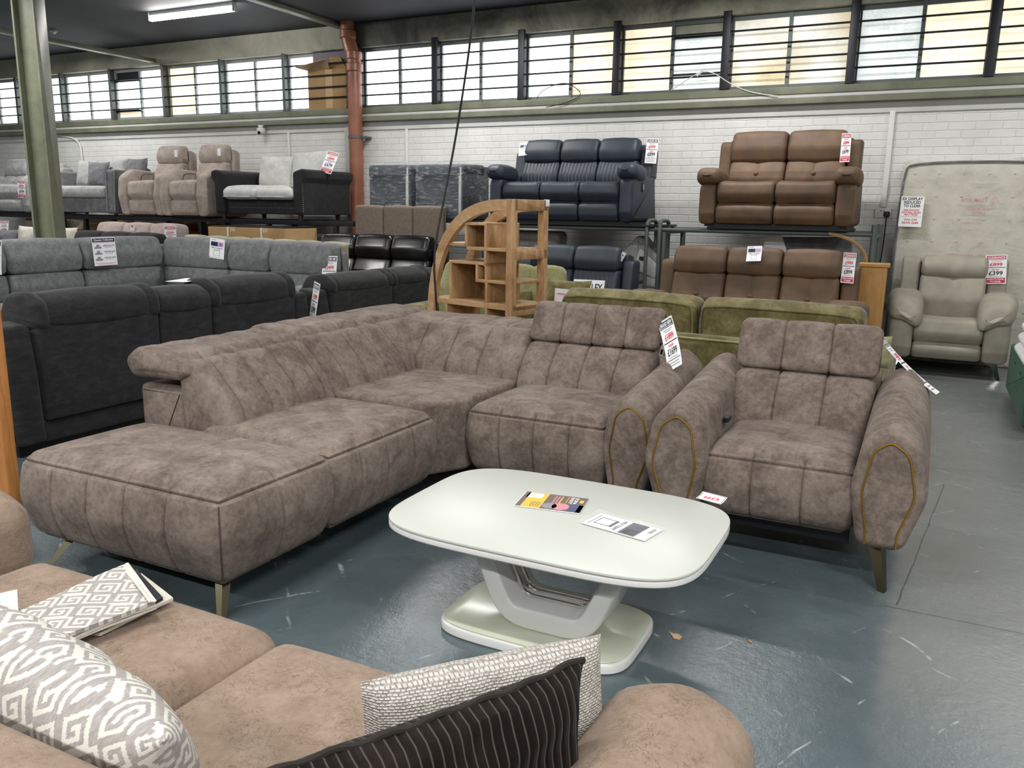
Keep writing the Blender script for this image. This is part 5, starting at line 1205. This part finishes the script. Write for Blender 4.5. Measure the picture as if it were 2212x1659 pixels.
# cream leather headboard behind the grey corner sofa
hb2 = thing('headboard', 'sand leather pleated headboard behind the grey corner sofa', 'headboard', (-7.45, 7.965, 0))
for k in range(7): mk('padded_panel', sweep([(-.05, .3, .03), (.06, .3, .02), (.06, 1.125-.008*k*.5, .05), (-.05, 1.125-.008*k*.5, .05)], .37, .04, puff=.012).mv(-1.32+.373*k), 'sand_leather', hb2)
mk('frame', box(-1.3, 1.27, .0, .05, 0, 1.05), 'sand_leather', hb2)
# foil-wrapped stock behind the slate sofa
wr2 = thing('wrapped_chair', 'pale grey fabric-wrapped chair upended behind the slate floor sofa', 'wrapped furniture', (-3.05, 9.2, 0))
mk('wrapped_back', sweep([(-.40, .72, .04), (.06, 1.27, .06), (.30, 1.02, .08), (.36, .80, .05), (.10, .72, .05)], .32, .05, axis='y').mv(0, -.1, 0), 'light_grey_velvet', wr2)
mk('dust_cover', sweep([(.02, .88, .02), (.10, 1.12, .03), (.34, .90, .05), (.30, .78, .03)], .02, .006, axis='y').mv(0, -.13, 0), 'silver_velvet', wr2)
for z in (.60, .74): mk('arm_roll', sweep([(.14, z-.07, .06), (.36, z-.07, .06), (.36, z+.07, .06), (.14, z+.07, .06)], .3, .05, axis='y').mv(0, -.12, 0), 'silver_velvet', wr2)
mk('base', box(-.35, .36, -.05, .25, 0, .74), 'light_grey_velvet', wr2); mk('handle', box(.10, .17, -.145, -.135, .98, 1.02), 'black_plastic', wr2)
wr3 = thing('wrapped_bundle', 'dim brown-grey wrapped bundle under the rack behind the shelf unit', 'wrapped furniture', (-4.28, 9.2, 0))
mk('padding', rbox(-.32, .32, -.1, .2, 0, 1.27, .06), 'taupe_weave', wr3); mk('plastic_film', gblock(-.33, .33, -.11, .21, .005, 1.28, .05, step=.1, bulge=.004, crown=0), 'shrink_film', wr3)
hb3 = thing('headboard', 'dark grey padded headboard under the rack behind the brown floor sofa', 'headboard', (-1.13, 9.25, 0))
mk('padded_panel', sweep([(-.37, 0, .02), (.37, 0, .02), (.37, 1.29, .06), (-.37, 1.27, .06)], .06, .02, axis='y'), 'mid_grey_velvet', hb3)
tag(mk('paper_sheet', sheetg([(-.14, -.10), (.12, -.10), (.03, .12), (-.12, .10)], 0, .002, .006, 6).rot('X', PI/2-.1), 'paper', loc=(-1.50, 9.22, 1.2)), 'sheet of white paper propped against the dark grey headboard', 'paper')
pn = thing('pine_cabinet', 'narrow pine cabinet standing right of the brown floor sofa', 'cabinet', (-.50, 8.69, 0))
mk('carcass', rbox(-.115, .115, -.07, .07, 0, 1.03, .004, step=.4), 'pine_wood', pn); mk('top', rbox(-.135, .135, -.085, .085, 1.03, 1.065, .006), 'pine_wood', pn); mk('panel', rbox(-.09, .09, -.078, -.068, .08, .98, .003), 'pine_wood', pn)
# ---- wrapped mattress against the wall
mt = thing('mattress', 'double mattress in clear plastic wrap leaning against the brick wall', 'mattress', (-.39, 9.76, 0)); mt.rotation_euler = (math.radians(-3.4), 0, 0)
mw, mh = 1.37, 2.06
mk('ticking', sweep([(0, 0, .09), (mw, 0, .09), (mw, mh, .09), (0, mh, .09)], .20, .03, axis='y', step=.1), 'mattress_ticking', mt)
tf = G()
for i in range(6):
    for j in range(9): tf.add(lathe([(.002, -.006), (.012, -.003), (.012, .003), (.002, .006)], 8).rot('X', PI/2).mv(.12+i*.226, -.003, .12+j*.228))
mk('tuft_button', tf, 'cream_linen', mt)
mk('border_tape', tube([(.0, -.006, .1), (.0, -.006, mh-.1), (.1, -.006, mh), (mw-.1, -.006, mh), (mw, -.006, mh-.1), (mw, -.006, .1)], .012, 6, smooth=2), 'mid_grey_velvet', mt)
fg = gblock(-.012, mw+.012, -.02, .215, 0.004, mh+.02, .03, step=.045, bulge=.004, crown=.01)
fg.map(lambda p: (p.x, p.y+(.011*math.sin(7*p.z+11*p.x)*math.sin(19*p.z-5*p.x)+.006*math.sin(31*p.z+13*p.x) if p.y < .05 else 0), p.z+(.015*math.sin(13*p.x)+.03*math.exp(-((p.x-.28)/.12)**2) if p.z > mh else 0)))
mk('plastic_wrap', fg, 'mattress_film', mt)
rd = G()
def redtext(s, x, z, hgt, wid):
    v, f = text_geo(s, .015); x0 = min(p[0] for p in v); x1 = max(p[0] for p in v); y1 = max(p[1] for p in v)
    rd.add(G([(x+(p[0]-x0)/(x1-x0)*wid, -.043, z+p[1]/y1*hgt) for p in v], list(f)))
for x, z in ((.57, 1.66), (.50, 1.10)):
    redtext("4FT6' MATT", x, z, .035, .24); redtext('PLEASE RECYCLE', x+.06, z-.08, .02, .2); redtext('THIS BAG', x+.11, z-.12, .02, .12)
    rd.add(tube([(x+.27, -.043, z-.005), (x+.305, -.043, z+.05), (x+.34, -.043, z-.005)], .004, 4, True))
    if z > 1.5: redtext('NOT A TOY', x+.04, z-.22, .018, .18)
mk('red_print', rd, plain('faded_red', '#c98b8b', .6), mt, smooth=False)
# ---- green divan bed with folded white quilts at the right edge
bd = thing('divan_bed', 'bottle green fabric divan bed base at the right edge', 'bed', (1.35, 7.55, 0))
mk('base', rbox(-.675, .675, -.80, .80, .05, .44, .02, step=.3), 'bottle_green_fabric', bd)
mk('button', G().add(lathe([(.002, -.006), (.014, -.003), (.014, .003), (.002, .006)], 8).rot('Y', PI/2).mv(-.677, -.3, .36)).add(lathe([(.002, -.006), (.014, -.003), (.014, .003), (.002, .006)], 8).rot('Y', PI/2).mv(-.677, .2, .36)), 'bottle_green_fabric', bd)
for x in (-.6, .6):
    for y in (-.72, .72): mk('glide_foot', lathe([(.03, 0), (.03, .03), (.02, .05)], 12, (x, y, 0)), 'chrome', bd)
for k, nm in enumerate(('bottom', 'middle', 'top')):
    q = thing('folded_quilt', 'white folded quilt on the green divan, %s of the stack of three' % nm, 'quilt', (1.28, 7.35, .445+.088*k), 0, 'folded white quilts')
    mk('quilt_fold', gblock(-.62+.015*k, .55, -.42, .42, 0, .087, .04, step=.06, bulge=.01, crown=.006), 'towelling', q)
rbn = tag(mk('ribbon', rbox(-.05, .05, -.44, .44, 0, .002, .0005).add(rbox(-.05, .05, -.442, -.44, -.26, .0, .0005)), 'light_grey_velvet', loc=(.80, 7.35, .718)), 'grey satin ribbon tied round the stack of white quilts', 'ribbon')
# pale end cushion of the olive sofa
loose('scatter_cushion', 'pale yellow-green cushion at the olive sofa end behind the armchair', .20, .20, .09, 'pale_green_velvet', (-.26, 5.40, .60), (0, 0, .5), 51)
# ------------------------------------------------------------------ price cards
def hang(name, label, cat, tl, tr, bl, Y, fn, group=None, bend=0, out=.0, twist=0):
    Y = (Y, Y, Y) if not isinstance(Y, tuple) else Y
    a, b, c = AY(*tl, Y[0]), AY(*tr, Y[1]), AY(*bl, Y[2]); w, h = (b-a).length, (c-a).length
    o = (a+b)/2
    return card(name, label, cat, w, h, fn(w, h), frame(o, b-a, a-c), bend=bend, group=group, twist=twist)
PT = 'price tag'
clr = lambda was, now, **k: (lambda w, h: price_items(w, h, 'CLEARANCE', '', was, now, True, **k))
nav = lambda was, now, head='ORDER ME', sub='IN YOUR COLOUR': (lambda w, h: price_items(w, h, head, sub, was, now, False, foot=False))
hang('price_card', 'navy and white £899 price card on the slate rack sofa', PT, (1398, 299), (1423, 300), (1401, 352), (9.40, 9.42, 9.38), nav('£999', '£899'))
hang('finance_card', 'white finance card on the left end of the slate rack sofa', 'card', (1123, 309), (1141, 307), (1117, 337), (9.36, 9.36, 9.30), apply_items)
hang('price_card', 'red clearance card reading £699 on the brown rack sofa', PT, (1819, 288), (1840, 287), (1824, 351), (9.24, 9.24, 9.22), clr('£899', '£699'), bend=-.25)
hang('price_card', 'red clearance card reading £899 on the brown floor sofa', PT, (1823, 545), (1851, 547), (1822, 612), (8.28, 8.30, 8.25), clr('£999', '£899'), bend=-.3)
hang('finance_card', 'white finance card on the middle cushion of the brown floor sofa', 'card', (1615, 532), (1647, 531), (1611, 567), (8.18, 8.18, 8.12), apply_items, bend=-.3)
hang('price_card', 'red clearance card reading £399 on the stone leather chair', PT, (2130, 551), (2176, 550), (2134, 613), (9.56, 9.56, 9.52), clr('£899', '£399'))
def mattress_items(w, h):
    return [('t', 'EX DISPLAY', 0, -h*.03, h*.095, w*.88, 'ink_black'), ('t', 'REDUCED', 0, -h*.145, h*.095, w*.72, 'ink_black'), ('t', 'TO CLEAR', 0, -h*.26, h*.095, w*.72, 'ink_black'),
            ('t', '3000 POCKET', 0, -h*.42, h*.06, w*.7, 'ink_red'), ('t', 'NATURAL FILLED', 0, -h*.495, h*.06, w*.82, 'ink_red'), ('t', 'MATTRESS', 0, -h*.57, h*.06, w*.56, 'ink_red'),
            ('r', -w*.44, -h*.66, w*.88, h*.012, 'ink_grey'), ('t', 'WAS £699', 0, -h*.73, h*.065, w*.56, 'ink_red'), ('t', 'NOW £549', 0, -h*.83, h*.075, w*.7, 'clearance_red')]
hang('sale_notice', 'white ex-display notice stuck on the wrapped mattress', 'notice', (1948, 424), (1998, 425), (1939, 489), (9.81, 9.81, 9.765), mattress_items)
hang('price_card', 'long curling £1699 price tag hanging off the taupe corner sofa arm', PT, (1421, 699), (1450, 681), (1487, 797), (4.55, 4.55, 4.32), nav('£1899', '£1699', 'BRAND NEW', 'RANGE TO ORDER'), bend=-.35)
hang('swing_ticket', 'small white swing ticket behind the headrest of the taupe corner sofa', 'ticket', (1432, 735), (1441, 738), (1429, 770), 4.66, lambda w, h: [('r', -w*.3, -h*.1, w*.5, h*.1, 'ink_red'), ('r', -w*.25, -h*.55, w*.5, h*.3, 'ink_black')])
hang('price_card', 'narrow £1099 price tag hanging between the two charcoal sofas', PT, (679, 607), (692, 614), (664, 697), (5.64, 5.50, 5.62), nav('£1299', '£1099'))
hang('price_card', 'navy £2499 price card at the right end of the grey corner sofa', PT, (698, 553), (729, 553), (690, 628), (7.58, 7.58, 7.5), nav('£2499', '£1999'))
P1, P2, P3 = AX(-42, 512, -8.665), AX(4, 520, -8.665), AX(-16, 586, -8.645)
card('price_card', 'large price card cut by the left edge on the grey corner sofa', PT, (P2-P1).length, (P3-P1).length, nav('£1599', '£1299')((P2-P1).length, (P3-P1).length), frame((P1+P2)/2, P2-P1, P1-P3), bend=-.12)
def coll_items(w, h):
    it = [('r', -w*.48, -h*.03, w*.96, h*.13, 'ink_navy'), ('t', 'Queens Collection', 0, -h*.05, h*.08, w*.84, 'ink_white'), ('r', -w*.46, -h*.185, w*.92, h*.015, 'ink_pink'), ('r', -w*.46, -h*.91, w*.92, h*.015, 'ink_pink'), ('r', -w*.34, -h*.945, w*.68, h*.015, 'ink_pink')]
    for k, s in enumerate(('ARMCHAIR £799', '2 SEATER £899', '3 SEATER £1099')):
        y = -h*(.27+.215*k); it.append(('t', s, w*.2, y, h*.045, w*.5, 'ink_blue')); it.append(('r', w*.02, y-h*.075, w*.34, h*.012, 'ink_grey'))
        it.append(('p', [(-w*.42, y-h*.05), (-w*.34, y-h*.05), (-w*.34, y+h*.02), (-w*.20, y+h*.02), (-w*.20, y-h*.05), (-w*.12, y-h*.05), (-w*.12, y-h*.12), (-w*.42, y-h*.12)][::-1], 'ink_grey'))
    return it
P1, P2, P3 = AX(197, 514, -8.655), AX(247, 512, -8.655), AX(206, 575, -8.64)
card('range_notice', 'white range sheet with three grey sofa pictures on the grey corner sofa', 'notice', (P2-P1).length, (P3-P1).length, coll_items((P2-P1).length, (P3-P1).length), frame((P1+P2)/2, P2-P1, P1-P3))
hang('finance_card', 'white finance card tilted on the right wing of the grey corner sofa', 'card', (454, 513), (486, 518), (438, 549), (7.555, 7.555, 7.54), apply_items)
hang('price_card', 'red clearance card reading £679 on the chesterfield cushion', PT, (709, 325), (733, 331), (704, 371), (9.26, 9.26, 9.15), clr('£899', '£679'))
hang('price_card', 'red clearance card on the light grey tufted sofa at far left', PT, (37, 388), (54, 390), (34, 425), (8.75, 8.75, 8.75), clr('£899', '£699'))
hang('price_card', 'red clearance card reading £699 above the cream cushion at far left', PT, (0, 477), (19, 477), (0, 507), (8.34, 8.34, 8.3), clr('£1299', '£699'))
hang('price_card', 'red clearance card reading £1699 on the rose beige sofa', PT, (354, 488), (380, 488), (354, 532), (8.45, 8.45, 8.44), clr('£2299', '£1699'))
hang('swing_ticket', 'blank white swing ticket on the middle rose beige cushion', 'ticket', (281, 488), (291, 490), (279, 497), 8.46, lambda w, h: [('r', -w*.2, .012, w*.3, .03, 'clearance_red')])
hang('swing_ticket', 'white swing ticket on the right end of the slate floor sofa', 'ticket', (1345, 543), (1353, 548), (1343, 563), 8.34, lambda w, h: [('r', -w*.2, -h*.3, w*.4, h*.1, 'ink_black')])
hang('name_board', 'white name board lettered KLEY on the slate floor sofa', 'sign', (1240, 603), (1307, 606), (1239, 640), (8.15, 8.15, 8.10), lambda w, h: [('t', 'KLEY', w*.20, -h*.22, h*.42, w*.48, 'ink_black')])
hang('printed_board', 'pink-white printed board behind the left olive cushion top', 'sign', (1199, 622), (1256, 628), (1197, 672), (6.33, 6.33, 6.33), lambda w, h: [('r', -w*.4, -h*.2, w*.3, h*.06, 'ink_pink')])
P1, P2, P3 = AZ(356, 608, .95), AZ(403, 601, .95), AZ(362, 612, .95)
card('magazine', 'open white magazine lying on top of the charcoal sofa console', 'magazine', (P2-P1).length, (P3-P1).length, [], frame((P1+P2)/2, P2-P1, P1-P3))
a, b = AY(1902, 728, 4.47), AY(1969, 853, 4.22)
card('price_card', 'white price tag seen edge-on hanging off the armchair headrest', PT, .10, (b-a).length, price_items(.10, (b-a).length, 'BRAND NEW', 'RANGE TO ORDER', '£1099', '£899', False, foot=False), frame(a, (.16, .98, -.05), a-b), bend=-.3)
